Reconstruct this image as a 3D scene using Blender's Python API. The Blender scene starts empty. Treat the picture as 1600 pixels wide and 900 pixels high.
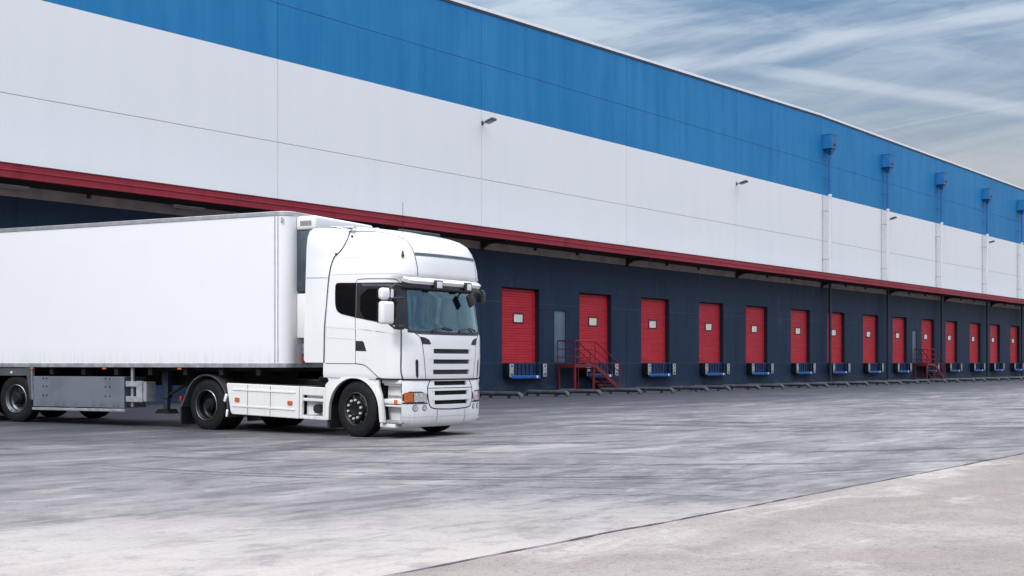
import bpy, bmesh, math, random
import numpy as np
from mathutils import Vector, Matrix
random.seed(7)
sc = bpy.context.scene
col = sc.collection
R = math.radians
PI = math.pi
EYE = 1.344                      # camera height, level with the dock floor

# ------------------------------------------------------------------ materials
class NT:
    def __init__(self, tree):
        self.t = tree; tree.nodes.clear()
    def n(self, kind, **k):
        nd = self.t.nodes.new(kind)
        for a, v in k.items(): setattr(nd, a, v)
        return nd
    def link(self, a, b): self.t.links.new(a, b)
    def inp(self, sock, v):
        if isinstance(v, bpy.types.NodeSocket): self.link(v, sock)
        elif v is not None: sock.default_value = v
    def math(self, op, a, b=None, c=None, clamp=False):
        nd = self.n('ShaderNodeMath', operation=op); nd.use_clamp = clamp
        self.inp(nd.inputs[0], a)
        if b is not None: self.inp(nd.inputs[1], b)
        if c is not None: self.inp(nd.inputs[2], c)
        return nd.outputs[0]
    def noise(self, vec, scale, detail=4, rough=.55, dist=0.):
        nd = self.n('ShaderNodeTexNoise')
        self.inp(nd.inputs['Vector'], vec)
        nd.inputs['Scale'].default_value = scale; nd.inputs['Detail'].default_value = detail
        nd.inputs['Roughness'].default_value = rough; nd.inputs['Distortion'].default_value = dist
        return nd.outputs['Fac']
    def rng(self, v, a, b, c=0., d=1., smooth=True):
        nd = self.n('ShaderNodeMapRange')
        nd.interpolation_type = 'SMOOTHSTEP' if smooth else 'LINEAR'
        self.inp(nd.inputs[0], v)
        for i, x in enumerate((a, b, c, d)): nd.inputs[i+1].default_value = x
        return nd.outputs[0]
    def mix(self, f, a, b, mode='MIX'):
        nd = self.n('ShaderNodeMix', data_type='RGBA', blend_type=mode)
        self.inp(nd.inputs[0], f)
        for i, v in ((6, a), (7, b)):
            if isinstance(v, (tuple, list)): v = (*v[:3], 1)
            self.inp(nd.inputs[i], v)
        return nd.outputs[2]
    def mapping(self, vec, loc=(0,0,0), rot=(0,0,0), scale=(1,1,1)):
        nd = self.n('ShaderNodeMapping'); self.link(vec, nd.inputs[0])
        nd.inputs[1].default_value = loc; nd.inputs[2].default_value = rot; nd.inputs[3].default_value = scale
        return nd.outputs[0]
    def sep(self, vec):
        nd = self.n('ShaderNodeSeparateXYZ'); self.link(vec, nd.inputs[0]); return nd.outputs

def mat(name, color=(.8,.8,.8), rough=.5, metal=0., vary=0., vscale=3., coat=0., spec=.5, bump=0., bscale=40., build=None):
    m = bpy.data.materials.new(name); m.use_nodes = True
    t = NT(m.node_tree)
    out = t.n('ShaderNodeOutputMaterial'); p = t.n('ShaderNodeBsdfPrincipled')
    t.link(p.outputs[0], out.inputs[0])
    p.inputs['Base Color'].default_value = (*color, 1)
    p.inputs['Roughness'].default_value = rough; p.inputs['Metallic'].default_value = metal
    p.inputs['Coat Weight'].default_value = coat; p.inputs['Coat Roughness'].default_value = .08
    p.inputs['Specular IOR Level'].default_value = spec
    tc = t.n('ShaderNodeTexCoord')
    if vary:
        f = t.noise(tc.outputs['Object'], vscale, 6, .6)
        c = t.mix(t.rng(f, .3, .7), tuple(x*(1-vary) for x in color), tuple(min(1, x*(1+vary)) for x in color))
        t.link(c, p.inputs['Base Color'])
    if bump:
        b = t.n('ShaderNodeBump'); b.inputs['Strength'].default_value = bump; b.inputs['Distance'].default_value = .01
        t.link(t.noise(tc.outputs['Object'], bscale, 3), b.inputs['Height']); t.link(b.outputs[0], p.inputs['Normal'])
    if build: build(t, p, tc)
    return m

M = {}
def grime(cl, dirt, zlo, zhi, amt, streak=(9,9,.7), base_amt=.15):
    """paint with real grime: thin vertical runs, heavier towards zlo"""
    def b(t, p, tc):
        o = tc.outputs['Object']
        z = t.sep(o)[2]
        low = t.rng(z, zlo, zhi, 1., 0.)
        run = t.rng(t.noise(t.mapping(o, scale=streak), 1., 5, .65), .46, .72)
        blot = t.rng(t.noise(o, 1.3, 5, .6), .45, .75)
        f = t.math('ADD', t.math('MULTIPLY', t.math('MULTIPLY', low, amt), t.math('MULTIPLY_ADD', run, .8, .2)), t.math('MULTIPLY', blot, base_amt), clamp=True)
        t.link(t.mix(f, cl, dirt), p.inputs['Base Color'])
    return b

M['cab'] = mat('cab_paint', (.8,.8,.8), .28, coat=.35, build=grime((.80,.80,.805), (.36,.33,.29), .1, 1.3, .50, (6,6,1.2), .06))
M['plastic_white'] = mat('white_plastic', (.72,.72,.71), .45, build=grime((.78,.775,.765), (.26,.24,.21), .1, 1.0, .5, (7,7,1.5), .12))
M['trailer'] = mat('trailer_skin', (.82,.82,.83), .42, spec=.4, build=grime((.80,.80,.81), (.38,.36,.36), 1.3, 1.75, .38, (13,13,.6), .03))
M['alu'] = mat('aluminium', (.5,.51,.53), .38, .7, .15, 4)
M['galv'] = mat('galvanised', (.36,.38,.41), .5, .45, .25, 5)
M['boxmetal'] = mat('locker_metal', (.28,.31,.36), .55, .2, build=grime((.165,.185,.225), (.04,.04,.045), .36, .62, .9, (14,14,.8), .35))
M['black'] = mat('black_plastic', (.018,.018,.02), .45, vary=.3)
M['chassis'] = mat('chassis_paint', (.012,.0115,.012), .75, vary=.4, spec=.2)
M['rubber'] = mat('tyre_rubber', (.009,.0092,.0105), .75, spec=.25, vary=.35, vscale=8, bump=.25, bscale=60)
M['seam'] = mat('seam_gap', (.025,.024,.024), .8)
M['greyplastic'] = mat('grey_plastic', (.075,.08,.09), .5, vary=.2)
M['reefer_dark'] = mat('reefer_grey', (.055,.075,.095), .5, vary=.25, vscale=2)
M['sideglass'] = mat('tinted_glass', (.006,.006,.007), .06, spec=.5)
M['pillar'] = mat('pillar_black', (.022,.022,.026), .22, vary=.2)
M['chrome'] = mat('chrome', (.75,.76,.78), .15, 1.)
M['rim'] = mat('steel_rim', (.13,.14,.155), .4, .75, .3, 9)
M['rimdark'] = mat('dark_rim', (.014,.0145,.017), .45, .5, .3, 9)
M['rimedge'] = mat('rim_edge', (.32,.35,.40), .35, .8, .2, 9)
M['amber'] = mat('amber_lens', (.46,.10,.018), .2, coat=.5, vary=.25, vscale=30)
M['red_lens'] = mat('red_lens', (.45,.02,.02), .25, coat=.4)
M['orange_ref'] = mat('orange_reflector', (.62,.11,.03), .3, vary=.3, vscale=40)
M['lens'] = mat('headlamp_lens', (.62,.65,.68), .12, .55, .35, 22, coat=.6)
M['lamp_glass'] = mat('spot_lens', (.78,.80,.82), .2, .2, .2, 30, coat=.5)
M['darkin'] = mat('cab_interior', (.035,.036,.04), .8, vary=.3)
M['seatfab'] = mat('seat_fabric', (.10,.11,.13), .9, vary=.3)
M['dash'] = mat('dashboard', (.09,.092,.095), .6, vary=.2)
M['paper'] = mat('paper', (.6,.58,.5), .8)
M['nut'] = mat('wheel_nut_metal', (.78,.79,.81), .3, .35)
M['steer_edge'] = mat('steer_rim_edge', (.07,.075,.085), .4, .5)
M['mesh'] = mat('louvre_mesh', (.10,.10,.11), .5, .3)

def ws_build(m):
    t = NT(m.node_tree)
    out = t.n('ShaderNodeOutputMaterial')
    tr = t.n('ShaderNodeBsdfTransparent'); tr.inputs[0].default_value = (.60,.74,.76,1)
    gl = t.n('ShaderNodeBsdfGlossy'); gl.inputs['Roughness'].default_value = .015; gl.inputs[0].default_value = (.66,.92,1,1)
    fr = t.n('ShaderNodeFresnel'); fr.inputs[0].default_value = 1.75
    f = t.math('MULTIPLY_ADD', fr.outputs[0], 2.8, .06, clamp=True)
    mx = t.n('ShaderNodeMixShader'); t.link(f, mx.inputs[0]); t.link(tr.outputs[0], mx.inputs[1]); t.link(gl.outputs[0], mx.inputs[2])
    t.link(mx.outputs[0], out.inputs[0])
M['windscreen'] = bpy.data.materials.new('windscreen_glass'); M['windscreen'].use_nodes = True; ws_build(M['windscreen'])

# building paints -----------------------------------------------------------
def wall_paint(base, alt, streak, dirt=None, damt=.0, scuff=None):
    def b(t, p, tc):
        o = tc.outputs['Object']
        v = t.noise(t.mapping(o, scale=streak), 1., 5, .6)
        big = t.noise(o, .13, 4, .6)
        fine = t.noise(o, 14, 3, .6)
        f = t.math('ADD', t.math('MULTIPLY', t.rng(v, .35, .7), .6), t.math('MULTIPLY', t.rng(big, .35, .65), .4))
        c = t.mix(f, base, alt)
        c = t.mix(t.math('MULTIPLY', t.rng(fine, .4, .7), .10), c, tuple(x*.7 for x in base))
        if dirt:
            d = t.rng(t.noise(t.mapping(o, scale=(1.2, 1, .25)), 1., 6, .65), .52, .74)
            c = t.mix(t.math('MULTIPLY', d, damt), c, dirt)
        if scuff:
            z = t.sep(o)[2]
            k = t.rng(t.noise(t.mapping(o, scale=(.9, .9, .16)), 2.2, 6, .7), .59, .70)
            k2 = t.rng(t.noise(o, .35, 3), .46, .58)
            c = t.mix(t.math('MULTIPLY', t.math('MULTIPLY', k, k2), .5), c, scuff)
            low = t.math('MULTIPLY', t.rng(z, 0., .9, 1., 0.), t.rng(t.noise(t.mapping(o, scale=(.5,.5,1.5)), 2., 5, .7), .42, .65))
            c = t.mix(t.math('MULTIPLY', low, .35), c, (.10,.105,.115))
        t.link(c, p.inputs['Base Color'])
        bm = t.n('ShaderNodeBump'); bm.inputs['Strength'].default_value = .12; bm.inputs['Distance'].default_value = .01
        t.link(t.noise(o, 9, 4), bm.inputs['Height']); t.link(bm.outputs[0], p.inputs['Normal'])
    return b
M['wall_white'] = mat('white_wall_paint', rough=.55, spec=.3, build=wall_paint((.80,.81,.825), (.83,.835,.845), (1.2,1.2,.10), (.70,.70,.71), .12))
M['wall_blue'] = mat('blue_wall_paint', rough=.5, spec=.2, build=wall_paint((.008,.172,.41), (.026,.222,.47), (1.5,1.5,.10), (.006,.145,.38), .8))
M['wall_navy'] = mat('navy_wall_paint', rough=.55, spec=.18, build=wall_paint((.014,.030,.066), (.021,.041,.080), (1.0,1.0,.15), (.009,.022,.05), .8, scuff=(.16,.19,.23)))
M['joint'] = mat('joint_sealant', (.23,.21,.19), .9)
M['joint_dark'] = mat('dark_joint', (.035,.045,.06), .9)
M['reveal'] = mat('door_reveal', (.012,.016,.027), .7)
M['coping'] = mat('coping_metal', (.84,.86,.87), .4, .0, .05)
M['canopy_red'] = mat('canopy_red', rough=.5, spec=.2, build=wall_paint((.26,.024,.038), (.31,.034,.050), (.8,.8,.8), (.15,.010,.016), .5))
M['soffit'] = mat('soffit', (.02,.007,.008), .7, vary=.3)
M['steel_dark'] = mat('dark_steel', (.03,.018,.02), .6, vary=.3)
M['pd'] = mat('door_paint', (.10,.145,.21), .45, vary=.12, vscale=1.5)
M['stair_red'] = mat('stair_red', (.17,.010,.018), .5, vary=.3, vscale=5)
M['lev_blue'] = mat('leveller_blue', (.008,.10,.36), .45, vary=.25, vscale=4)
M['lev_dark'] = mat('leveller_dark_blue', (.006,.026,.075), .55, vary=.4, vscale=4)  # darker blue of the frame and ribs
M['bumper_plate'] = mat('bumper_plate', (.42,.43,.45), .55, .2, .4, 14)
M['white_dot'] = mat('reflector_white', (.85,.88,.92), .3)
M['pipe_white'] = mat('pipe_white', (.64,.655,.68), .4, vary=.04)
M['pipe_blue'] = mat('pipe_blue', (.008,.125,.34), .4, vary=.12)
M['pipe_navy'] = mat('pipe_navy', (.018,.028,.055), .45, vary=.2)
M['floodgrey'] = mat('floodlight_grey', (.06,.062,.07), .5, vary=.2)
M['flood_glass'] = mat('floodlight_glass', (.22,.23,.24), .25, vary=.2)
M['guide'] = mat('guide_pipe_paint', (.026,.035,.045), .5, .1, .5, 6)
M['pane'] = mat('door_pane', (.86,.78,.73), .25, vary=.08, vscale=3)
M['tube_lamp'] = mat('lamp_diffuser', (.33,.29,.27), .5)

def red_door(t, p, tc):
    o = tc.outputs['Object']; z = t.sep(o)[2]
    v = t.noise(t.mapping(o, scale=(.5,.5,5.)), 1., 4, .6)
    c = t.mix(t.rng(v, .3, .7), (.52,.024,.040), (.62,.038,.060))
    d = t.rng(t.noise(t.mapping(o, scale=(2.,2.,.5)), 1.2, 5, .65), .52, .75)
    c = t.mix(t.math('MULTIPLY', d, .3), c, (.36,.012,.022))
    oi = t.n('ShaderNodeObjectInfo')
    c = t.mix(t.math('MULTIPLY', oi.outputs['Random'], .34), c, (.44,.040,.062))
    sc_ = t.rng(t.noise(t.mapping(o, scale=(3.,3.,.8)), 1.5, 6, .7), .62, .70)
    c = t.mix(t.math('MULTIPLY', t.math('MULTIPLY', sc_, t.rng(z, 1.3, 2.6, 1., 0.)), .55), c, (.10,.02,.03))
    t.link(c, p.inputs['Base Color'])
M['red_door'] = mat('red_door_paint', rough=.42, spec=.2, build=red_door)

FANG = R(90-37.6)                 # the facade runs along this direction
PD = 35.4994
fd = Vector((math.sin(R(37.6)), math.cos(R(37.6)), 0)); fn = Vector((math.cos(R(37.6)), -math.sin(R(37.6)), 0))
FOOT = -PD*fn                     # foot of the facade; local x runs along it, local -y points out of it

def concrete(kind):
    def b(t, p, tc):
        o = tc.outputs['Object']
        q = t.mapping(o, rot=(0,0,-FANG))                    # x along the facade
        sx = t.sep(q); wx = t.sep(o)
        away = t.math('SUBTRACT', sx[1], 5.5)                # metres from the expansion joint towards the docks
        f1 = t.noise(t.mapping(q, rot=(0,0,R(42)), scale=(.22,.75,1)), 1., 10, .70, .5)
        f2 = t.noise(t.mapping(q, rot=(0,0,R(50)), scale=(.7,2.6,1)), 1., 9, .74, .6)
        f3 = t.noise(t.mapping(q, rot=(0,0,R(20)), scale=(.05,.30,1)), 1., 8, .66, 1.2)
        big = t.noise(o, .09, 5, .6, .8)
        fine = t.noise(o, 26, 5, .75)
        med = t.noise(o, 2.2, 8, .72)
        iso = t.noise(o, .45, 12, .74, .5)
        if kind == 'yard':
            light = (.425,.375,.35); mid = (.192,.180,.184); dark = (.020,.026,.040)
            # pale by the camera, darkening towards the docks, borders broken by noise
            grad = t.rng(t.math('ADD', t.math('MULTIPLY_ADD', away, .25, t.math('MULTIPLY', wx[1], .75)), t.math('MULTIPLY', t.math('SUBTRACT', t.math('ADD', t.math('MULTIPLY', iso, .5), t.math('MULTIPLY', big, .5)), .5), 12.)), 5.6, 11.2, 0., 1.)
            grad2 = t.rng(t.math('ADD', away, t.math('MULTIPLY', t.math('SUBTRACT', t.math('ADD', t.math('MULTIPLY', f3, .5), t.math('MULTIPLY', iso, .5)), .5), 22.)), 5., 23., 0., 1.)
            c = t.mix(grad, light, mid)
            c = t.mix(t.math('MULTIPLY', grad2, .90), c, dark)
            c = t.mix(t.math('MULTIPLY', t.rng(f1, .49, .64), t.math('MULTIPLY_ADD', grad, .50, .16)), c, (.068,.065,.072))
            c = t.mix(t.math('MULTIPLY', t.rng(f1, .48, .34), t.math('MULTIPLY_ADD', grad2, -.40, .55)), c, (.385,.355,.34))
            c = t.mix(t.math('MULTIPLY', t.rng(f2, .52, .64), t.math('MULTIPLY_ADD', grad, .50, .10)), c, (.045,.046,.056))
            c = t.mix(t.math('MULTIPLY', t.rng(f2, .46, .34), t.math('MULTIPLY_ADD', grad2, -.32, .48)), c, (.37,.335,.315))
            c = t.mix(t.math('MULTIPLY', t.rng(iso, .52, .64), t.math('MULTIPLY_ADD', grad, .40, .16)), c, (.070,.070,.080))
            c = t.mix(t.math('MULTIPLY', t.rng(iso, .45, .36), t.math('MULTIPLY_ADD', grad2, -.2, .3)), c, (.33,.315,.31))
            c = t.mix(t.math('MULTIPLY', t.rng(med, .52, .64), .30), c, (.075,.075,.085))
            grad3 = t.rng(t.math('ADD', away, t.math('MULTIPLY', t.math('SUBTRACT', f1, .5), 14.)), 9., 22., 0., .68)
            c = t.mix(grad3, c, (.024,.028,.040))
            # curved tyre marks: fans of thin rubber lines, and some broad single ones
            def dist(cx, cy, wob):
                dx = t.math('SUBTRACT', wx[0], cx); dy = t.math('SUBTRACT', wx[1], cy)
                d = t.math('SQRT', t.math('ADD', t.math('MULTIPLY', dx, dx), t.math('MULTIPLY', dy, dy)))
                tan = t.rng(t.math('DIVIDE', t.math('ABSOLUTE', dy), d), .72, .93)
                return t.math('ADD', d, t.math('MULTIPLY', t.math('SUBTRACT', med, .5), wob)), tan
            grain = t.rng(t.noise(o, 5., 6, .7), .3, .62, .35, 1.)
            for (cx, cy, r0, r1, per, thr, ms, seed) in ((-3.,9.5,8.,16.,.62,.80,.17,0.),(6.,36.,6.,14.,.55,.74,.15,11.),(1.5,33.,11.,20.,.7,.8,.15,23.),(15.,30.,5.,12.,.6,.74,.17,37.),
                                               (-8.,46.,17.,28.,.8,.78,.12,41.),(-16.,8.,13.,22.,.6,.82,.16,53.),(26.,58.,14.,26.,.9,.72,.10,67.),(-2.,-14.,24.,33.,.66,.84,.16,71.),(40.,40.,16.,30.,.9,.74,.1,83.)):
                d, tan = dist(cx, cy, .60)
                ring = t.rng(t.math('SINE', t.math('MULTIPLY', d, 2*PI/per)), thr, .97)
                inb = t.math('MULTIPLY', t.rng(d, r0, r0+.4), t.rng(d, r1, r1-.4))
                msk = t.rng(t.noise(t.mapping(o, loc=(seed, seed*.7, 0)), ms, 5, .62, .6), .57, .64)
                c = t.mix(t.math('MULTIPLY', t.math('MULTIPLY', t.math('MULTIPLY', ring, tan), inb), t.math('MULTIPLY', t.math('MULTIPLY', msk, grain), .60)), c, (.020,.021,.027))
            tot = None
            for (cx, cy, r, wd, a) in ((-3.,9.5,10.3,.16,.8),(-3.,9.5,12.5,.16,.7),(6.,36.,8.6,.2,1.),(6.,36.,10.8,.2,.9),(1.5,33.,14.,.16,.8),(1.5,33.,16.1,.18,.8),
                                   (14.,30.,7.,.22,.9),(14.,30.,9.2,.22,.9),(8.5,40.,11.5,.22,1.),(8.5,40.,12.1,.12,1.),(8.5,40.,13.6,.22,1.),(-9.,12.,8.2,.12,1.),(-9.,12.,10.3,.14,.9),(0.,24.,9.,.10,.9),(0.,24.,9.3,.07,.9),(-8.,44.,22.,.2,.8),(-8.,44.,24.2,.2,.8),(24.,58.,20.,.3,.8),(24.,58.,22.3,.3,.8)):
                d, tan = dist(cx, cy, .14)
                k = t.math('MULTIPLY', tan, t.rng(t.math('ABSOLUTE', t.math('SUBTRACT', d, r)), wd, wd*.6, 0., a))
                tot = k if tot is None else t.math('MAXIMUM', tot, k)
            msk = t.rng(t.noise(o, .21, 5, .62, .5), .40, .50)
            c = t.mix(t.math('MULTIPLY', t.math('MULTIPLY', tot, msk), t.math('MULTIPLY', grain, .8)), c, (.020,.021,.027))
            c = t.mix(t.math('MULTIPLY', t.rng(fine, .48, .66), .20), c, (.06,.06,.066))
            c = t.mix(t.math('MULTIPLY', t.rng(fine, .46, .34), .16), c, (.40,.39,.385))
            rough = t.math('MULTIPLY_ADD', t.rng(f1, .3, .7), .18, .55)
            bs, bd = .25, .008
        else:
            c = t.mix(t.rng(big, .40, .60), (.240,.200,.180), (.330,.288,.268))
            c = t.mix(t.math('MULTIPLY', t.rng(f1, .50, .62), .45), c, (.20,.178,.172))
            c = t.mix(t.math('MULTIPLY', t.rng(f1, .47, .36), .55), c, (.48,.44,.415))
            c = t.mix(t.math('MULTIPLY', t.rng(iso, .50, .62), .45), c, (.21,.185,.175))
            c = t.mix(t.math('MULTIPLY', t.rng(iso, .46, .36), .40), c, (.47,.44,.425))
            c = t.mix(t.math('MULTIPLY', t.rng(med, .51, .62), .45), c, (.19,.165,.155))
            peb = t.rng(t.noise(o, 17, 6, .85), .55, .62)
            c = t.mix(t.math('MULTIPLY', peb, .72), c, (.10,.085,.08))
            c = t.mix(t.math('MULTIPLY', t.rng(t.noise(o, 55, 3, .8), .57, .68), .55), c, (.56,.54,.52))
            rough = .75
            bs, bd = .6, .012
        t.link(c, p.inputs['Base Color']); t.inp(p.inputs['Roughness'], rough)
        bm = t.n('ShaderNodeBump'); bm.inputs['Strength'].default_value = bs; bm.inputs['Distance'].default_value = bd
        t.link(t.math('ADD', fine, t.math('MULTIPLY', med, 1.5)), bm.inputs['Height']); t.link(bm.outputs[0], p.inputs['Normal'])
    return b
M['yard'] = mat('yard_concrete', spec=.16, build=concrete('yard'))
M['apron'] = mat('apron_concrete', spec=.15, build=concrete('apron'))
M['crack'] = mat('joint_filler', (.05,.05,.053), .9, vary=.5, vscale=6)

# ------------------------------------------------------------------ mesh helpers
def tag(o, label=None, cat=None, group=None, kind=None):
    if label: o['label'] = label
    if cat: o['category'] = cat
    if group: o['group'] = group
    if kind: o['kind'] = kind
    return o
def empty(name, loc=(0,0,0), rz=0., **k):
    o = bpy.data.objects.new(name, None); col.objects.link(o)
    o.location = loc; o.rotation_euler = (0,0,rz); o.empty_display_size = .3
    return tag(o, **k)

class MB:
    def __init__(self, T=None):
        self.v = []; self.f = []; self.mi = []; self.T = T; self.m = 0; self.sharp = 0
    def add(self, vs, fs):
        b = len(self.v)
        self.v += [tuple(map(float, p)) for p in vs]
        for f in fs: self.f.append([b+i for i in f]); self.mi.append(self.m)
        return self
    def box(self, c, s, rz=0., rx=0., ry=0.):
        hx, hy, hz = s[0]/2, s[1]/2, s[2]/2
        rot = Matrix.Rotation(rz,3,'Z') @ Matrix.Rotation(ry,3,'Y') @ Matrix.Rotation(rx,3,'X')
        vs = [Vector(c) + rot @ Vector((a*hx,b*hy,d*hz)) for a in (-1,1) for b in (-1,1) for d in (-1,1)]
        return self.add(vs, [(0,1,3,2),(4,6,7,5),(0,4,5,1),(2,3,7,6),(0,2,6,4),(1,5,7,3)])
    def bb(self, x0,x1,y0,y1,z0,z1): return self.box(((x0+x1)/2,(y0+y1)/2,(z0+z1)/2),(abs(x1-x0),abs(y1-y0),abs(z1-z0)))
    def rbox(self, c, s, r=.02, rz=0., rx=0., ry=0., seg=2):
        if seg == 2: self.sharp = 1
        bm = bmesh.new(); bmesh.ops.create_cube(bm, size=1.)
        bmesh.ops.scale(bm, vec=s, verts=bm.verts)
        bmesh.ops.bevel(bm, geom=list(bm.edges), offset=r, segments=seg, profile=.5, affect='EDGES')
        rot = Matrix.Rotation(rz,3,'Z') @ Matrix.Rotation(ry,3,'Y') @ Matrix.Rotation(rx,3,'X')
        bm.verts.index_update()
        vs = [Vector(c) + rot @ v.co for v in bm.verts]; fs = [[v.index for v in f.verts] for f in bm.faces]
        bm.free(); return self.add(vs, fs)
    def tube(self, pts, r, n=8, cap=True):
        pts = [Vector(p) for p in pts]; rings = []
        up = None
        for i, p in enumerate(pts):
            d = (pts[min(i+1,len(pts)-1)] - pts[max(i-1,0)]).normalized()
            if up is None:
                up = Vector((0,0,1)) if abs(d.z) < .9 else Vector((1,0,0))
            a = d.cross(up).normalized(); b = a.cross(d).normalized(); up = b
            rr = r[i] if isinstance(r, (list,tuple)) else r
            rings.append([p + rr*(math.cos(2*PI*k/n)*a + math.sin(2*PI*k/n)*b) for k in range(n)])
        vs = [v for ring in rings for v in ring]; fs = []
        for i in range(len(rings)-1):
            for k in range(n): fs.append((i*n+k, i*n+(k+1)%n, (i+1)*n+(k+1)%n, (i+1)*n+k))
        if cap: fs += [tuple(range(n))[::-1], tuple((len(rings)-1)*n+k for k in range(n))]
        return self.add(vs, fs)
    def cyl(self, p0, p1, r, n=20): return self.tube([p0,p1], r, n)
    def lathe(self, prof, n=40, c=(0,0,0), close=False):
        """profile of (radius, y) turned about the local y axis"""
        vs = []; fs = []; L = len(prof)
        for k in range(n):
            a = 2*PI*k/n
            for r, y in prof: vs.append((c[0]+r*math.cos(a), c[1]+y, c[2]+r*math.sin(a)))
        for k in range(n):
            k2 = (k+1) % n
            for i in range(L if close else L-1):
                j = (i+1) % L
                fs.append((k*L+i, k*L+j, k2*L+j, k2*L+i))
        return self.add(vs, fs)
    def prism(self, poly, axis, a, b):
        """polygon extruded along an axis (poly gives the other two coordinates in order)"""
        def p3(p, t): return {0:(t,p[0],p[1]),1:(p[0],t,p[1]),2:(p[0],p[1],t)}[axis]
        n = len(poly); vs = [p3(p,a) for p in poly] + [p3(p,b) for p in poly]
        fs = [list(range(n)), list(range(n,2*n))[::-1]] + [(i,(i+1)%n,n+(i+1)%n,n+i) for i in range(n)]
        return self.add(vs, fs)
    def build(self, name, mats, parent=None, smooth=35, bevel=0., recalc=True, at=None, rz=0., **k):
        me = bpy.data.meshes.new(name)
        vs = self.v if self.T is None else [self.T(p) for p in self.v]
        me.from_pydata(vs, [], self.f)
        for m in (mats if isinstance(mats, (list,tuple)) else [mats]): me.materials.append(m)
        for p, i in zip(me.polygons, self.mi): p.material_index = i
        if recalc:
            bm = bmesh.new(); bm.from_mesh(me); bmesh.ops.recalc_face_normals(bm, faces=bm.faces); bm.to_mesh(me); bm.free()
        if smooth and self.sharp: smooth = min(smooth, 24)
        if smooth:
            for p in me.polygons: p.use_smooth = True
            me.set_sharp_from_angle(angle=R(smooth))
        me.validate(); me.update()
        o = bpy.data.objects.new(name, me); col.objects.link(o)
        if parent is not None: o.parent = parent
        if at is not None: o.location = at
        if rz: o.rotation_euler = (0,0,rz)
        if bevel:
            b = o.modifiers.new('edge', 'BEVEL'); b.width = bevel; b.segments = 2; b.limit_method = 'ANGLE'; b.angle_limit = R(40)
            b.harden_normals = False
        return tag(o, **k)

def kids(o): return [c for c in bpy.data.objects if c.parent == o]
def copy_tree(o, parent=None):
    c = o.copy(); col.objects.link(c)
    if parent is not None: c.parent = parent
    for ch in kids(o): copy_tree(ch, c)
    return c

# ------------------------------------------------------------------ ground
gx = sorted(set([-2500,-600,-200,-80,-50] + list(np.arange(-34,14.1,1.)) + [30,60,120,250,600,2500]))
gy = sorted(set([-2500,-300,-60,-10,0,6,12,16] + list(np.arange(18,44.1,1.)) + [60,100,180,300,700,2500]))
def gz(x, y):
    d = math.hypot(x+14.5, y-31.)
    t = max(0., 1-d/10.); return .068*t*t*(3-2*t) if d < 10 else 0.
def gz(x, y):
    # the yard rises a few centimetres under the trailer's axles
    d = math.hypot((x+13.)/10., (y-30.)/6.)
    t = min(1., max(0., (1.25-d)/.75)); return .068*t*t*(3-2*t)
g = MB(); nx = len(gx)
g.add([(x,y,gz(x,y)) for y in gy for x in gx], [(j*nx+i,j*nx+i+1,(j+1)*nx+i+1,(j+1)*nx+i) for j in range(len(gy)-1) for i in range(nx-1)])
g.build('ground', M['yard'], smooth=180, kind='structure')
def fac(s, off, z=0.): return FOOT + s*fd + off*fn + Vector((0,0,z))
ap = MB(); JO = 29.95
ap.add([fac(-400,JO+.03,.004), fac(400,JO+.03,.004), fac(400,400,.004), fac(-400,400,.004)], [(0,1,2,3)])
ap.build('concrete_apron', M['apron'], smooth=0, kind='structure')
jt = MB(); rnd = random.Random(3)
N = 900
lo = []; hi = []
for i in range(N+1):
    s = -60 + 160*i/N
    w = .006 + .010*rnd.random() + (.03*rnd.random() if rnd.random() < .12 else 0)
    c = JO + .012*math.sin(s*1.3) + .010*math.sin(s*4.1+1) + .014*(rnd.random()-.5)
    lo.append(fac(s, c-w, .007)); hi.append(fac(s, c+w, .007))
jt.add(lo+hi, [(i,i+1,N+2+i,N+1+i) for i in range(N)])
jt.build('expansion_joint', M['crack'], smooth=0, kind='structure')

# ------------------------------------------------------------------ warehouse
S0, S1 = -12., 185.
wh = empty('warehouse', FOOT, FANG, label='long white and blue warehouse with a red canopy over red dock doors', cat='warehouse')
JS = [32.0-11.93*k for k in (3,2,1)] + [32.0, 43.88, 55.75, 67.69, 79.65] + [79.65+11.9*k for k in range(1,9)]
JS = [s for s in JS if S0+1 < s < S1-1]
def rooftop(s): return 17.7 if s > 79.5 else 17.7 - (79.5-s)*.0228
ZN, ZW, ZB, ZB2 = 6.355, 9.45, 12.5, 14.55
G = .009                                        # half a panel joint
DOORS = [21.7,27.84,33.52,39.67,45.35,51.48,57.17,63.29,68.95,75.06,80.68,86.72,92.32,98.31,103.8,109.81,115.27,121.2,126.7,132.7]
DW = 2.86; DZ0, DZ1 = 1.36, 4.78
br = [S0] + JS + [S1]
def panels(name, mtl, rows, y=0., t=.16):
    m = MB()
    for a, b in zip(br[:-1], br[1:]):
        for z0, z1 in rows:
            m.bb(a+G, b-G, y, y+t, z0, z1)
    return m.build(name, mtl, wh, smooth=0, bevel=.004)
panels('white_wall', M['wall_white'], [(6.72, ZW-G), (ZW+G, ZB)])
M['shaded_band'] = mat('shaded_wall_paint', (.30,.25,.24), .8, vary=.2, vscale=1.2)  # wall band under the canopy; shade and red bounce painted into its colour
panels('shaded_wall_band', M['shaded_band'], [(ZN+.004, 6.716)])
panels('blue_wall', M['wall_blue'], [(ZB+.002, ZB2-G)])
m = MB(); cp = MB()
for a, b in zip(br[:-1], br[1:]):
    a2, b2 = a+G, b-G
    pts = [a2, b2] if not (a2 < 79.5 < b2) else [a2, 79.5, b2]
    poly = [(a2, ZB2+G), (b2, ZB2+G)] + [(s, rooftop(s)) for s in reversed(pts)]
    m.prism(poly, 1, 0., .16)
m.build('parapet_wall', M['wall_blue'], wh, smooth=0, bevel=.004)
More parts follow.
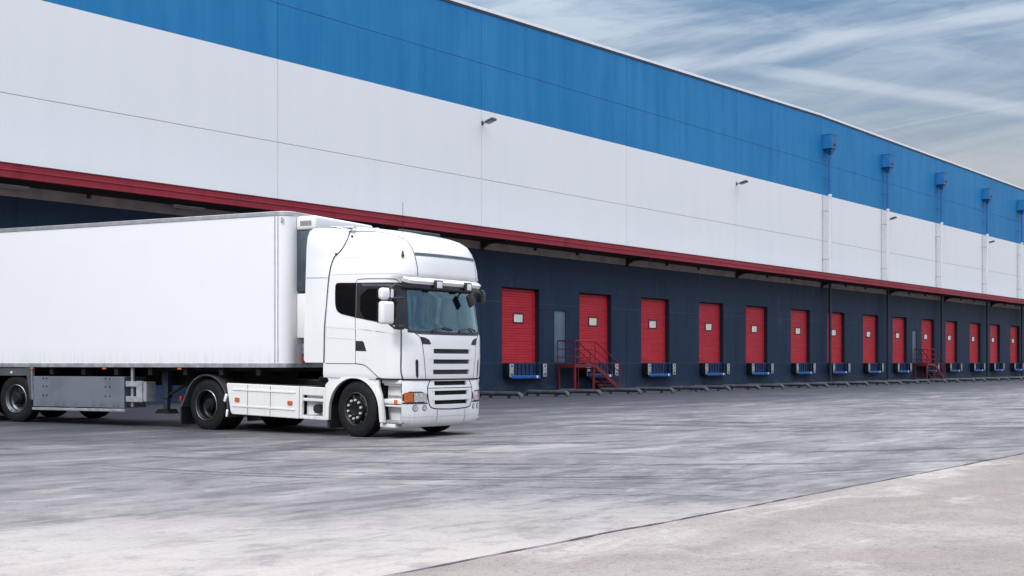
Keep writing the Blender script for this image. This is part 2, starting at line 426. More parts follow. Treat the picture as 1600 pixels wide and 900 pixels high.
for a, b in ((S0, 79.5), (79.5, S1)):
    ra, rb = rooftop(a)+.002, rooftop(b)+.002
    for (y0, y1, z0, z1) in ((-.05, .30, 0, .13),):
        cp.add([(a,y0,ra+z0),(b,y0,rb+z0),(b,y1,rb+z0),(a,y1,ra+z0),(a,y0,ra+z1),(b,y0,rb+z1),(b,y1,rb+z1),(a,y1,ra+z1)],
               [(0,1,2,3),(4,7,6,5),(0,4,5,1),(1,5,6,2),(2,6,7,3),(3,7,4,0)])
cp.build('coping', M['coping'], wh, smooth=0)
cp = MB()
for a, b in ((S0, 79.5), (79.5, S1)):
    ra, rb = rooftop(a)-.10, rooftop(b)-.10
    cp.add([(a,-.03,ra),(b,-.03,rb),(b,-.002,rb),(a,-.002,ra),(a,-.03,ra+.10),(b,-.03,rb+.10),(b,-.002,rb+.10),(a,-.002,ra+.10)], [(0,1,2,3),(4,7,6,5),(0,4,5,1),(1,5,6,2),(2,6,7,3),(3,7,4,0)])
cp.build('coping_shadow_strip', M['pipe_navy'], wh, smooth=0)  # dark strip painted in as the shadow line under the coping
m = MB(); m.bb(S0+.05, S1-.05, .03, .06, ZN+.02, 15.2); m.build('joint_backing', M['joint'], wh, smooth=0)
# navy dock wall, built round the door openings
m = MB()
edges = []
pdoor = [(49.33, 50.39), (96.25, 97.25)]
holes = sorted([(d, d+DW) for d in DOORS])
cuts = sorted(set([S0, S1] + JS + [x for h in holes for x in h]))
for a, b in zip(cuts[:-1], cuts[1:]):
    ga = G if a in JS else 0.; gb = G if b in JS else 0.
    inhole = any(h[0]-.01 < (a+b)/2 < h[1]+.01 for h in holes)
    if not inhole:
        pd = [p for p in pdoor if a < p[0] and p[1] < b]
        xs = [a+ga, b-gb]
        if pd: segs = [(a+ga, pd[0][0]), (pd[0][1], b-gb)]
        else: segs = [(a+ga, b-gb)]
        for s0, s1 in segs:
            if pd:
                m.bb(s0, s1, .0, .3, 1.344+G, 3.86)
            else:
                m.bb(s0, s1, .0, .3, 1.344+G, 4.10-G); 
        if pd:
            m.bb(pd[0][0], pd[0][1], .0, .3, 3.86-.02, 4.10-G) if False else None
            m.bb(a+ga, b-gb, .0, .3, 3.862, 4.10-G)
        m.bb(a+ga, b-gb, .0, .3, 4.10+G, DZ1)
cut2 = sorted(set([S0, S1] + JS))
for a, b in zip(cut2[:-1], cut2[1:]):
    m.bb(a+G, b-G, 0., .3, DZ1+.002, ZN)
for i in range(len(cut2)-1):
    a, b = cut2[i], cut2[i+1]; c = (a+b)/2
    for p, q in ((a, c), (c, b)): m.bb(p+G, q-G, 0., .3, -.3, 1.344-G)
m.build('dock_wall', M['wall_navy'], wh, smooth=0, bevel=.004)
M['sealant'] = mat('dock_sealant', (.075,.085,.10), .9, vary=.3)
jm = MB(); free = []
x0 = S0
for h in holes: free.append((x0, h[0])); x0 = h[1]
free.append((x0, S1))
for a, b in free:
    jm.bb(a+.002, b-.002, .006, .02, 4.10-G-.001, 4.10+G+.001); 
for s in JS:
    if not any(h[0]-.05 < s < h[1]+.05 for h in holes): jm.bb(s-G-.001, s+G+.001, .006, .02, 4.12, ZN-.01)
jm.bb(S0+.002, S1-.002, .006, .02, 1.344-G-.001, 1.344+G-.002)
jm.build('joint_sealant', M['sealant'], wh, smooth=0)
m = MB(); m.bb(S0+.05, S1-.05, .31, .33, -.3, ZN+.1); m.build('wall_core', M['reveal'], wh, smooth=0)
m = MB(); m.bb(S0, S1, .34, 60, -.3, 16.2); m.build('building_body', M['wall_white'], wh, smooth=0)
# roller doors (parts of the building): ribbed leaf with a framed pane
dm = MB(); n = 28; H = (DZ1-.05-DZ0)
prof = []
for k in range(n):
    z0 = k*H/n; hgt = H/n
    prof += [(.0, z0+.0), (-.022, z0+.012), (-.022, z0+hgt-.018), (.0, z0+hgt-.001)]
vs = []; 
for y, z in prof: vs += [(0.036, .25+y, DZ0+z), (DW-.036, .25+y, DZ0+z)]
fs = [(2*i, 2*i+1, 2*i+3, 2*i+2) for i in range(len(prof)-1)]
dm.add(vs, fs); dm.bb(.036, DW-.036, .215, .26, DZ0-.012, DZ0-.001)
d0 = dm.build('dock_door', M['red_door'], wh, smooth=0, recalc=False, at=(DOORS[0],0,0))
wx, wz = 1.08+.42, 3.40
fm = MB(); w2, h2 = .34, .18
for (a,b,c,d) in ((wx-w2-.055, wx+w2+.055, wz+h2, wz+h2+.055), (wx-w2-.055, wx+w2+.055, wz-h2-.055, wz-h2), (wx-w2-.055, wx-w2, wz-h2, wz+h2), (wx+w2, wx+w2+.055, wz-h2, wz+h2)):
    fm.bb(a,b,.200,.236,c,d)
fr = fm.build('window_frame', M['black'], d0, smooth=0)
rv = MB()
for x in (.004, DW-.034): rv.bb(x, x+.03, .012, .298, DZ0, DZ1-.012)
rv.bb(.004, DW-.004, .012, .298, DZ1-.012, DZ1-.002)
rv.build('door_reveal', M['reveal'], d0, smooth=0)
pn = MB(); pn.bb(wx-w2, wx+w2, .222, .236, wz-h2, wz+h2); pn.build('pane', M['pane'], d0, smooth=0)
for a in DOORS[1:]:
    c = copy_tree(d0, wh); c.location = (a,0,0)
# personnel doors
for i, (a, b) in enumerate(pdoor):
    m = MB(); m.rbox(((a+b)/2, .07, (1.36+3.83)/2), (b-a-.09, .05, 3.83-1.37), .008)
    pdr = m.build('personnel_door', M['pd'], wh)
    m = MB(); m.m = 0
    m.bb(a+.001, a+.04, -.012, .12, 1.36, 3.858); m.bb(b-.04, b-.001, -.012, .12, 1.36, 3.858); m.bb(a+.041, b-.041, -.012, .12, 3.833, 3.858)
    m.build('door_frame', M['joint_dark'], pdr, smooth=0)
    m = MB(); m.cyl((b-.13,.045,2.38),(b-.13,.0,2.38),.02,10); m.tube([(b-.13,.0,2.38),(b-.25,-.005,2.38)],.014,8)
    m.build('handle', M['black'], pdr)
# canopy
m = MB()
D = 1.5
m.prism([(-D,7.06),(-D-.02,7.10),(-D+.05,7.115),(-.003,7.26),(-.003,7.16),(-D+.06,7.02),(-D+.06,6.70),(-D-.03,6.68),(-D-.035,6.715),(-D+.004,6.73),(-D+.004,6.885),(-D-.02,6.90),(-D-.02,6.92),(-D,6.935)], 0, S0, S1)
m.build('canopy_fascia', M['canopy_red'], wh, smooth=0)
M['sheet'] = mat('canopy_sheet', (.20,.205,.215), .5, .2, .2)
m = MB(); m.prism([(-D+.03,7.122),(-.004,7.268),(-.004,7.276),(-D+.03,7.130)], 0, S0, S1); m.build('canopy_roof', M['sheet'], wh, smooth=0)
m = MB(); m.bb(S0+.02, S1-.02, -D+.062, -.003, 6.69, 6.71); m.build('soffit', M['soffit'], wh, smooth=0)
for s in JS:
    m = MB()
    m.prism([(-.003,6.30),(-.003,6.686),(-D+.1,6.686),(-D+.1,6.62),(-.45,6.56),(-.16,6.42),(-.10,6.30)], 0, s-.06, s+.06)
    m.build('canopy_bracket', M['steel_dark'], wh, smooth=0)
for a, b in zip(br[:-1], br[1:]):
    for f in (.33, .62):
        s = a + (b-a)*f; m = MB(); m.bb(s-.04, s+.04, -.12, -.004, 6.56, 6.686); m.build('canopy_hanger', M['steel_dark'], wh, smooth=0)

# strip lamps under the near canopy
lampg = 'strip lamps under the canopy'
def strip(s):
    t = empty('strip_lamp', FOOT + s*fd + .42*fn + Vector((0,0,6.52)), FANG, label='pale strip lamp under the canopy above the trailer', cat='lamp', group=lampg)
    m = MB(); m.rbox((0,0,.10),(1.30,.16,.05),.01); m.build('housing', M['galv'], t)
    m = MB(); m.rbox((0,0,.04),(1.26,.13,.07),.03); m.build('diffuser', M['tube_lamp'], t)
    m = MB(); m.cyl((-.5,0,.12),(-.5,0,.165),.015,8); m.cyl((.5,0,.12),(.5,0,.165),.015,8); m.build('hanger', M['steel_dark'], t)
    return t
l1 = strip(21.0); l1['label'] = 'leftmost strip lamp under the red canopy, cut by the left edge'
l2 = strip(27.6); l2['label'] = 'strip lamp under the red canopy above the middle of the trailer roof'

# dock levellers
def leveller(s):
    t = empty('dock_leveller', FOOT + s*fd, FANG, label='x', cat='dock leveller', group='blue dock levellers under the red doors')
    m = MB(); m.bb(.30,2.56,-.10,-.004,.66,1.335); m.bb(2.44,2.56,-.28,-.102,.62,1.335)
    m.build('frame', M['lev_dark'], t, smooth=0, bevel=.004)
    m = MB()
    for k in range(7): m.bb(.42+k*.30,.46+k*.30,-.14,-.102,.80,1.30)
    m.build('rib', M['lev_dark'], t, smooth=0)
    m = MB(); m.rbox((1.36,-.26,.70),(2.12,.24,.15),.012); m.build('lip', M['lev_blue'], t)
    m = MB(); m.cyl((2.16,-.379,.71),(2.16,-.392,.71),.065,16); m.build('reflector', M['white_dot'], t)
    for x in (.10, 2.64):
        m = MB(); m.rbox((x+.14,-.17,1.0),(.34,.33,.64),.02); b = m.build('bumper', M['rubber'], t)
        m = MB(); m.rbox((x+.16,-.350,1.0),(.29,.022,.60),.006)
        m2 = MB()
        for z in (1.2,.82): m2.cyl((x+.17,-.360,z),(x+.17,-.372,z),.055,12)
        m.build('bumper_plate', M['bumper_plate'], b); m2.build('bolt_hole', M['black'], b)
    return t
lv = leveller(DOORS[0])
levs = [lv]
for a in DOORS[1:]:
    c = copy_tree(lv); c.location = FOOT + a*fd; levs.append(c)

# steel stairs -------------------------------------------------------------
def stairs(ds, label):
    t = empty('steel_staircase', FOOT + (49.5+ds)*fd, FANG, label=label, cat='staircase', group='red steel stairs to the dock doors')
    PL = 1.67; yi, yo = -.10, -1.12; zt = 1.29; RUN = 2.38
    m = MB(); m.bb(0,PL,yo,yi,zt-.05,zt); m.bb(0,PL,yo,yo+.05,zt-.16,zt-.052); m.bb(0,PL,yi-.05,yi,zt-.16,zt-.052); m.bb(0,.05,yo+.052,yi-.052,zt-.16,zt-.052)
    m.build('platform', M['stair_red'], t, smooth=0)
    for x in (.05, PL-.05):
        for y in (yi-.05, yo+.05):
            m = MB(); m.bb(x-.045,x+.045,y-.045,y+.045,0,zt-.162); m.build('leg', M['stair_red'], t, smooth=0)
    for y in (yi-.03, yo+.03):
        m = MB()
        a = math.atan2(zt, RUN); L = math.hypot(RUN, zt)
        m.box((PL+RUN/2, y, zt/2-.03), (L, .04, .20), ry=a)
        m.build('stringer', M['stair_red'], t, smooth=0)
    for k in range(6):
        z = zt*(1-(k+1)/7.); x = PL + RUN*(k+.55)/7.
        m = MB(); m.bb(x-.02, x+.29, yo+.06, yi-.06, z-.03, z); m.bb(x-.02,x+.0,yo+.06,yi-.06,z-.06,z-.031)
        m.build('step', M['stair_red'], t, smooth=0)
    rails = MB()
    r = .024
    H = 1.10
    def frame(pts):                      # posts and three rails between two points
        (x0,y0,z0),(x1,y1,z1) = pts
        for f in (1., .64, .30):
            rails.tube([(x0,y0,z0+H*f),(x1,y1,z1+H*f)], .03 if f == 1. else .02, 8)
    posts = MB()
    def post(x,y,z0,z1): posts.tube([(x,y,z0),(x,y,z1)], .024, 8)
    frame([(.02,yi,zt),(.02,yo,zt)]); frame([(.02,yo,zt),(PL,yo,zt)])
    for y in (yi, yo):
        frame([(PL,y,zt),(PL+RUN+.05,y,.06)])
        post(PL+RUN*.92,y,.0,H+.06+.09); post(PL+.02,y,zt-.1,zt+H); post(PL+RUN*.46,y,zt*.54-.1,zt*.54+H)
    post(.02,yi,zt,zt+H); post(.02,yo,zt-.02,zt+H)
    rails.build('handrail', M['stair_red'], t); posts.build('rail_post', M['stair_red'], t)
    return t
stairs(0, 'nearer red steel staircase, at the navy door beside the truck')
stairs(46.92, 'smaller looking red steel staircase far down the dock wall')

# wheel guide pipes on the yard -------------------------------------------
gg = 'bent steel wheel guide pipes along the dock'
def guide():
    m = MB(); L = 2.15; r = .088; h = .18
    def arc(cx, cz, a0, a1, rad=.20, n=6): return [(0, cx+rad*math.cos(a0+(a1-a0)*k/n), cz+rad*math.sin(a0+(a1-a0)*k/n)) for k in range(n+1)]
    pts = [(0,L/2,-.05)] + [(0, L/2-.2+.2*math.cos(PI/2*k/6), h-.2+.2*math.sin(PI/2*k/6)) for k in range(0,7)]
    pts += [(0, -(L/2-.2)-.2*math.sin(PI/2*k/6), h-.2+.2*math.cos(PI/2*k/6)) for k in range(0,7)] + [(0,-L/2,-.05)]
    m.tube(pts, r, 12)
    o = m.build('wheel_guide', M['guide'], None)
    for y in (.45,-.45):
        fl = MB(); fl.bb(-.05,.05,y-.05,y+.05,0,h-.08); fl.build('foot', M['guide'], o)
    return o
g0 = guide(); guides = []
gs = [41.29-9.3,35.1,38.25,41.29,43.54,46.61,49.39,52.47,54.65,57.72,60.44,63.52,65.81,68.77,71.45,74.5,76.68,79.63,81.69,84.83,87.3,90.6,92.9,96.2,98.6,101.9,104.4,107.6,110.1,113.3]
for i, s in enumerate(gs):
    o = g0 if i == 0 else copy_tree(g0)
    o.location = fac(s, 6.5-1.05, 0); o.rotation_euler = (0,0,FANG + (R(rnd.uniform(-2.5,2.5))))
    tag(o, cat='wheel guide', group=gg); guides.append(o)

# downpipes ------------------------------------------------------------------
def downpipe():
    t = empty('downpipe', (0,0,0), FANG, cat='downpipe', group='rainwater downpipes with hopper boxes')
    m = MB(); m.bb(.0,.84,-.64,-.004,15.55,16.46) if True else m.rbox((.42,-.325,16.0),(.86,.64,.92),.015); m.bb(-.02,.86,-.66,-.004,16.462,16.49)
    hp = m.build('hopper', M['pipe_blue'], t)
    m = MB(); m.rbox((.50,-.645,15.82),(.42,.03,.17),.012); m.build('overflow_slot', M['black'], hp)
    m = MB(); m.lathe([(.30,0),(.26,-.08),(.13,-.34)],4)
    m = MB()
    a = [(.22,-.56),(.78,-.56),(.78,-.08),(.22,-.08)]; b = [(.42,-.41),(.66,-.41),(.66,-.19),(.42,-.19)]
    m.add([(x,y,15.54) for x,y in a]+[(x,y,15.20) for x,y in b], [(i,(i+1)%4,4+(i+1)%4,4+i) for i in range(4)]); m.build('hopper_funnel', M['pipe_blue'], t, smooth=0)
    px, py, r = .54, -.30, .10
    for (z0,z1,mm) in ((12.52,15.22,'pipe_blue'),(7.20,12.515,'pipe_white'),(0.0,6.69,'pipe_navy')):
        m = MB(); m.cyl((px,py,z0),(px,py,z1),r,18)
        if mm == 'pipe_white': m.cyl((px,py,12.40),(px,py,12.56),r+.02,18)
        m.build('pipe', M[mm], t)
    m = MB()
    for z in (13.6,15.0): m.bb(px-.5,px,py+.02,py+.05,z-.02,z+.02); m.bb(px-.5,px-.46,py,-.004,z-.02,z+.02)
    m.build('bracket', M['pipe_blue'], t, smooth=0)
    m = MB()
    for z in (8.2,11.4): m.bb(px-.62,px,py+.02,py+.05,z-.02,z+.02); m.bb(px-.62,px-.58,py,-.004,z-.02,z+.02)
    m.cyl((px-.55,-.04,7.2),(px-.55,-.04,12.49),.022,8)
    m.build('cable', M['galv'], t, smooth=30)
    return t
dp = downpipe(); pipes = []
PS = [79.85,90.05,101.45,113.0,123.2,134.8]
PN = ['nearest to the truck','second from the truck','third from the truck','fourth from the truck','last one in view at the right edge','beyond the right edge']
for i, s in enumerate(PS):
    o = dp if i == 0 else copy_tree(dp)
    o.location = FOOT + s*fd
    o['label'] = 'blue and white rainwater downpipe with hopper box, ' + PN[i]; pipes.append(o)

# floodlights ----------------------------------------------------------------
def floodlight():
    t = empty('floodlight', (0,0,0), FANG, cat='floodlight', group='floodlights on the white wall')
    m = MB(); m.rbox((0,-.02,0),(.16,.03,.22),.006); m.tube([(0,-.03,0),(0,-.22,-.01),(0,-.34,.02)],.028,8); m.build('bracket', M['floodgrey'], t)
    m = MB(); m.rbox((0,-.56,.06),(.40,.52,.13),.03, rx=R(-16)); hd = m.build('head', M['floodgrey'], t)
    m = MB(); m.rbox((0,-.555,-.013),(.34,.45,.02),.006, rx=R(-16)); m.build('lens', M['flood_glass'], hd)
    return t
fl = floodlight()
FLN = ['nearest above the truck cab','second from the truck','third from the truck beside a downpipe','farthest beside a downpipe']
for i, (s, z) in enumerate([(43.95,11.93),(67.75,11.88),(91.2,11.88),(114.2,11.88)]):
    o = fl if i == 0 else copy_tree(fl)
    o.scale = (.85,.85,.85); o.location = FOOT + s*fd + Vector((0,0,z)); o['label'] = 'dark grey floodlight high on the white wall, ' + FLN[i]

# ------------------------------------------------------------------ tractor unit
TYAW = 35.; TA = R(TYAW)
TL = Vector((math.sin(TA), math.cos(TA), 0))
TO = Vector((-2.8270, 23.1724, 0)) + 1.23*TL
PIT = R(1.5)
def CP(p):                                       # the tractor dips its nose a little
    x, y, z = p; z -= .5
    return (x*math.cos(PIT)+z*math.sin(PIT), y, -x*math.sin(PIT)+z*math.cos(PIT)+.5)
tk = empty('truck_tractor', TO, -TA, label='white two axle truck tractor with high roof cab, pulling out past the docks', cat='truck')
CZ =[1.06,1.12,1.50,1.85,1.95,2.00,2.68,2.76,2.84,2.93,3.10,3.28,3.42,3.55,3.64,3.70,3.76,3.80,3.84,3.87,3.89]
CXF=[1.22,1.235,1.245,1.23,1.205,1.195,1.09,1.085,1.10,1.185,1.175,1.145,1.10,1.02,.88,.68,.38,.15,-.15,-.40,-.60]
CW =[1.25,1.265,1.265,1.265,1.265,1.265,1.23,1.225,1.22,1.215,1.195,1.155,1.115,1.065,1.015,.98,.935,.895,.81,.69,.50]
XB=-.79
def par(z,T=(CZ,CXF,CW)):
    xf=float(np.interp(z,T[0],T[1]));w=float(np.interp(z,T[0],T[2]))
    return xf,w
def outline(z,T=(CZ,CXF,CW),xb=XB,n=2.6,m=2.4,D=.5):
    xf,w=par(z,T); xs=max(xf-D,xb+.02)
    ph=np.linspace(0,math.pi/2,160)
    y=w*np.sin(ph)**(2/n); x=xs+(xf-xs)*np.cos(ph)**(2/m)
    x=np.append(x,[xb]);y=np.append(y,[w])
    d=np.concatenate([[0],np.cumsum(np.hypot(np.diff(x),np.diff(y)))])
    return x,y,d
_c={}
def S(s,z,T=(CZ,CXF,CW),xb=XB,key=0):
    k=(key,round(z,4))
    if k not in _c: _c[k]=outline(z,T,xb)
    x,y,d=_c[k]; a=min(abs(s),d[-1])
    return np.array([np.interp(a,d,x),-math.copysign(1,s)*np.interp(a,d,y),z])
def slen(z,T=(CZ,CXF,CW),xb=XB): return outline(z,T,xb)[2][-1]
BZ =[.22,.26,.32,.42,.60,.75,.90,1.00,1.06]
BXF=[1.13,1.19,1.225,1.24,1.245,1.245,1.235,1.22,1.21]
BW =[1.20,1.235,1.255,1.265,1.265,1.265,1.265,1.26,1.25]
BT=(BZ,BXF,BW)

LR = 3.3; LRB = 1.74
def Gc(s, z): return S(s*slen_c(z)/LR, z)
_sl = {}
def slen_c(z, T=None, xb=XB, key=0):
    k = (key, round(z,4))
    if k not in _sl: _sl[k] = slen(z, T or (CZ,CXF,CW), xb)
    return _sl[k]
BXB = .5
def Gb(s, z): return S(s*slen_c(z,BT,BXB,1)/LRB, z, BT, BXB, 1)
def nrm(Gf, s, z):
    e = .012
    a = Gf(s+e,z)-Gf(s-e,z); b = Gf(s,z+e)-Gf(s,z-e)
    n = np.cross(b, a); L = np.linalg.norm(n)
    return n/L if L > 1e-9 else np.array([1.,0,0])
def P3(Gf, s, z, off=0.):
    p = Gf(s,z)
    if off:
        n = nrm(Gf,s,z)
        c = np.array([0.,0,p[2]]);
        if np.dot(n, p-np.array([-.2,0,p[2]-.05])) < 0: n = -n
        p = p + n*off
    return tuple(p)
def shell(name, Gf, ss, zs, mtl, holes=(), off=0., lip=.0, parent=None, cap=None, back=None, smooth=50):
    m = MB(CP)
    idx = {}
    for j, z in enumerate(zs):
        for i, s in enumerate(ss):
            idx[i,j] = len(m.v); m.v.append(P3(Gf,s,z,off))
    def inh(s, z): return any(h[0] < s < h[1] and h[2] < z < h[3] for h in holes)
    for j in range(len(zs)-1):
        for i in range(len(ss)-1):
            if inh((ss[i]+ss[i+1])/2, (zs[j]+zs[j+1])/2): continue
            m.f.append([idx[i,j], idx[i+1,j], idx[i+1,j+1], idx[i,j+1]]); m.mi.append(0)
    if back:
        for j in range(len(zs)-1):
            m.f.append([idx[0,j], idx[0,j+1], idx[len(ss)-1,j+1], idx[len(ss)-1,j]]); m.mi.append(0)
    if cap: 
        m.f.append([idx[i,len(zs)-1] for i in range(len(ss))]); m.mi.append(0)
    if lip:
        for h in holes:
            S_ = [s for s in ss if h[0]-1e-6 <= s <= h[1]+1e-6]; Z_ = [z for z in zs if h[2]-1e-6 <= z <= h[3]+1e-6]
            ring = [(s,Z_[0]) for s in S_] + [(S_[-1],z) for z in Z_[1:]] + [(s,Z_[-1]) for s in S_[-2::-1]] + [(S_[0],z) for z in Z_[-2:0:-1]]
            b = len(m.v); n = len(ring)
            for s, z in ring: m.v.append(P3(Gf,s,z,off))
            for s, z in ring: m.v.append(P3(Gf,s,z,off-lip))
            for i in range(n): m.f.append([b+i, b+(i+1)%n, b+n+(i+1)%n, b+n+i]); m.mi.append(0)
    return m.build(name, mtl, parent if parent is not None else tk, smooth=smooth)
def decal(mb, poly, Gf=Gc, off=.005, thick=.012, du=.06, dz=.08):
    """a thin shaped panel that follows the cab surface, with a rim"""
    bm = bmesh.new()
    vs = [bm.verts.new((s,z,0)) for s, z in poly]; bm.faces.new(vs)
    for ax, d in ((0,du),(1,dz)):
        lo = min(p[ax] for p in poly); hi = max(p[ax] for p in poly)
        k = math.ceil(lo/d)
        while k*d < hi:
            if k*d > lo+1e-4 and k*d < hi-1e-4:
                co = [0,0,0]; no = [0,0,0]; co[ax] = k*d; no[ax] = 1
                bmesh.ops.bisect_plane(bm, geom=list(bm.verts)+list(bm.edges)+list(bm.faces), plane_co=co, plane_no=no, dist=1e-6)
            k += 1
    bm.verts.index_update()
    base = len(mb.v)
    for v in bm.verts: mb.v.append(P3(Gf, v.co.x, v.co.y, off))
    for f in bm.faces: mb.f.append([base+v.index for v in f.verts]); mb.mi.append(mb.m)
    low = {}
    for e in bm.edges:
        if len(e.link_faces) == 1:
            for v in e.verts:
                if v.index not in low:
                    low[v.index] = len(mb.v); mb.v.append(P3(Gf, v.co.x, v.co.y, off-thick))
            a, b = e.verts
            mb.f.append([base+a.index, base+b.index, low[b.index], low[a.index]]); mb.mi.append(mb.m)
    bm.free(); return mb
def strip_on(mb, pts, w=.014, Gf=Gc, off=.003, step=.05):
    P = []
    for (a,b) in zip(pts[:-1], pts[1:]):
        n = max(1, int(math.hypot(b[0]-a[0], b[1]-a[1])/step))
        P += [(a[0]+(b[0]-a[0])*i/n, a[1]+(b[1]-a[1])*i/n) for i in range(n)]
    P.append(pts[-1])
    base = len(mb.v)
    for i, p in enumerate(P):
        q0 = P[max(i-1,0)]; q1 = P[min(i+1,len(P)-1)]
        dx, dz = q1[0]-q0[0], q1[1]-q0[1]; L = math.hypot(dx,dz) or 1
        nx_, nz_ = -dz/L*w/2, dx/L*w/2
        mb.v.append(P3(Gf, p[0]+nx_, p[1]+nz_, off)); mb.v.append(P3(Gf, p[0]-nx_, p[1]-nz_, off))
    for i in range(len(P)-1):
        k = base+2*i; mb.f.append([k,k+2,k+3,k+1]); mb.mi.append(mb.m)
    return mb
def smoothpoly(pts, n=4):
    """closed Chaikin smoothing of a polygon"""
    for _ in range(n-2):
        o = []
        for a, b in zip(pts, pts[1:]+pts[:1]):
            o += [(a[0]*.75+b[0]*.25, a[1]*.75+b[1]*.25), (a[0]*.25+b[0]*.75, a[1]*.25+b[1]*.75)]
        pts = o
    return pts
def chaikin(pts, n=2):
    for _ in range(n):
        o = [pts[0]]
        for a, b in zip(pts[:-1], pts[1:]):
            o += [(a[0]*.75+b[0]*.25, a[1]*.75+b[1]*.25), (a[0]*.25+b[0]*.75, a[1]*.25+b[1]*.75)]
        pts = o + [pts[-1]]
    return pts
mir = lambda pts: [(-s, z) for s, z in pts]

# cab shell with real openings for the windscreen and the grille slots
SL = [(1.545,1.63),(1.358,1.44),(1.168,1.254)]
WS = (-1.18, 1.18, 1.945, 2.69)
holes = [(-.585,.585,a,b) for a, b in SL] + [WS]
zs = sorted(set(CZ + [z for h in holes for z in h[2:]] + [1.2,1.3,1.4,1.6,1.75,2.1,2.25,2.4,2.55,2.88,3.0,3.2,3.35,3.49,3.6,3.67,3.73,3.78,3.82,3.855]))
ss = sorted(set([round(x,3) for x in np.concatenate([np.linspace(-3.3,-1.9,6), np.linspace(-1.8,1.8,49), np.linspace(1.9,3.3,6)])] + [-1.18,1.18,-.585,.585]))
ss = [s for i, s in enumerate(ss) if i == 0 or s-ss[i-1] > .012 or abs(s) in (1.18,.585)]
cab = shell('cab_body', Gc, ss, zs, M['cab'], holes, lip=.035, cap=True, back=True)
shell('cab_lining', Gc, ss, [z for z in zs if z < 3.3], M['darkin'], [WS], off=-.04, back=True)
# lower front: bumper, lamp panels, lower grille
SLB = [(.968,1.048),(.794,.872),(.625,.70)]
hb = [(-.49,.49,a,b) for a, b in SLB]
zb = sorted(set(BZ + [z for h in hb for z in h[2:]] + [.37,.5,.55,.95]))
sb = sorted(set([round(x,3) for x in np.linspace(-1.2,1.2,37)] + [-.49,.49]))
sb = [s for i, s in enumerate(sb) if i == 0 or s-sb[i-1] > .012 or abs(s) == .49]
bumper = shell('bumper', Gb, sb, zb, M['cab'], hb, lip=.035, smooth=40)
shell('bumper_lining', Gb, sb, zb, M['chassis'], (), off=-.045)
m = MB(CP); m.bb(.55,1.05,-1.0,1.0,.30,.34); m.bb(.5,.54,-1.1,1.1,.34,1.05); m.bb(-.6,1.02,-1.05,1.05,1.062,1.075)
m.build('underrun_tray', M['chassis'], tk, smooth=0)
# raised lips of the grille bars
m = MB(CP)
for a, b in SL: strip_on(m, [(-.66,b+.012),(.66,b+.012)], .022, off=.012)
for a, b in SLB: strip_on(m, [(-.57,b+.010),(.57,b+.010)], .018, Gb, off=.010)
m.build('grille_bar', M['cab'], tk)
# lower grille panel, slightly proud, and bumper seams
sm = MB(CP)
U = [(.60,1.06),(.667,.95),(.667,.86),(.655,.75),(.625,.61),(.55,.56),(.40,.545),(.1,.535)]
strip_on(sm, chaikin(U + mir(U)[::-1]), .020, Gb)
strip_on(sm, [(-.667,.922),(.667,.922)], .012, Gb)
strip_on(sm, [(.667,.655),(1.19,.655)], .024, Gb, off=.006); strip_on(sm, [(-.667,.655),(-1.19,.655)], .024, Gb, off=.006)
for k in (1,-1):
    strip_on(sm, [(k*.415,.53),(k*.415,.25)], .012, Gb)
sm.build('bumper_seam', M['seam'], tk, smooth=0)
m = MB(CP)
strip_on(m, [(-1.2,.415),(1.2,.415)], .012, Gb, off=.004); m.build('bumper_crease', M['plastic_white'], tk)
# headlamps, fog lamps
for k in (1,-1):
    f = (lambda q: q) if k == 1 else mir
    m = MB(CP); decal(m, smoothpoly(f([(.672,.862),(1.19,.862),(1.19,.652),(.672,.652)]),3), Gb, .006, .02)
    hl = m.build('headlamp', M['black'], tk)
    m = MB(CP); decal(m, f([(.985,.842),(1.155,.842),(1.155,.676),(.985,.676)]), Gb, .010, .01); m.build('indicator_lens', M['amber'], hl)
    m = MB(CP); decal(m, f([(.695,.835),(.965,.842),(.965,.676),(.70,.683)]), Gb, .010, .01); m.build('lamp_lens', M['lens'], hl)
    m = MB(CP)
    for c in (.765,.885):
        decal(m, [(k*c+.05*math.cos(a), .758+.058*math.sin(a)) for a in np.linspace(0,2*PI,18)[:-1]], Gb, .014, .01)
    m.build('reflector', M['chrome'], hl)
    m = MB(CP)
    for c, r in ((.938,.058),(.735,.050)):
        decal(m, [(k*c+r*math.cos(a), .568+r*math.sin(a)) for a in np.linspace(0,2*PI,22)[:-1]], Gb, .006, .012)
    fg = m.build('fog_lamp', M['black'], tk)
    m = MB(CP)
    for c, r in ((.938,.048),(.735,.040)):
        decal(m, [(k*c+r*math.cos(a), .568+r*math.sin(a)) for a in np.linspace(0,2*PI,22)[:-1]], Gb, .009, .006)
    m.build('fog_lens', M['lens'], fg)
# hood: dark intakes and seams
nost = [(.925,1.845),(.80,1.825),(.71,1.79),(.655,1.722),(.70,1.708),(.885,1.712)]
for f in ((lambda q: q), mir):
    m = MB(CP); decal(m, f(nost), Gc, .004, .01, .05, .05); m.build('hood_intake', M['black'], tk)
air = [(1.038,1.405),(1.02,1.435),(.985,1.43),(.972,1.40),(.958,1.14),(.975,1.10),(1.0,1.115),(1.015,1.15)]
for f in ((lambda q: q), mir):
    m = MB(CP); decal(m, f(air), Gc, .004, .01, .05, .05); m.build('air_vent', M['black'], tk)
sF = MB(CP); sN = MB(CP); sR = MB(CP)
hood = chaikin([(1.30,2.0),(1.116,1.952),(1.021,1.886),(.925,1.831),(.875,1.695),(.83,1.433),(.775,1.075)])
for f, sm in (((lambda q: q), sN), (mir, sR)): strip_on(sm, f(hood), .012)
strip_on(sF, [(-1.02,1.893),(-.8,1.889),(0,1.886),(.8,1.889),(1.02,1.893)], .012)
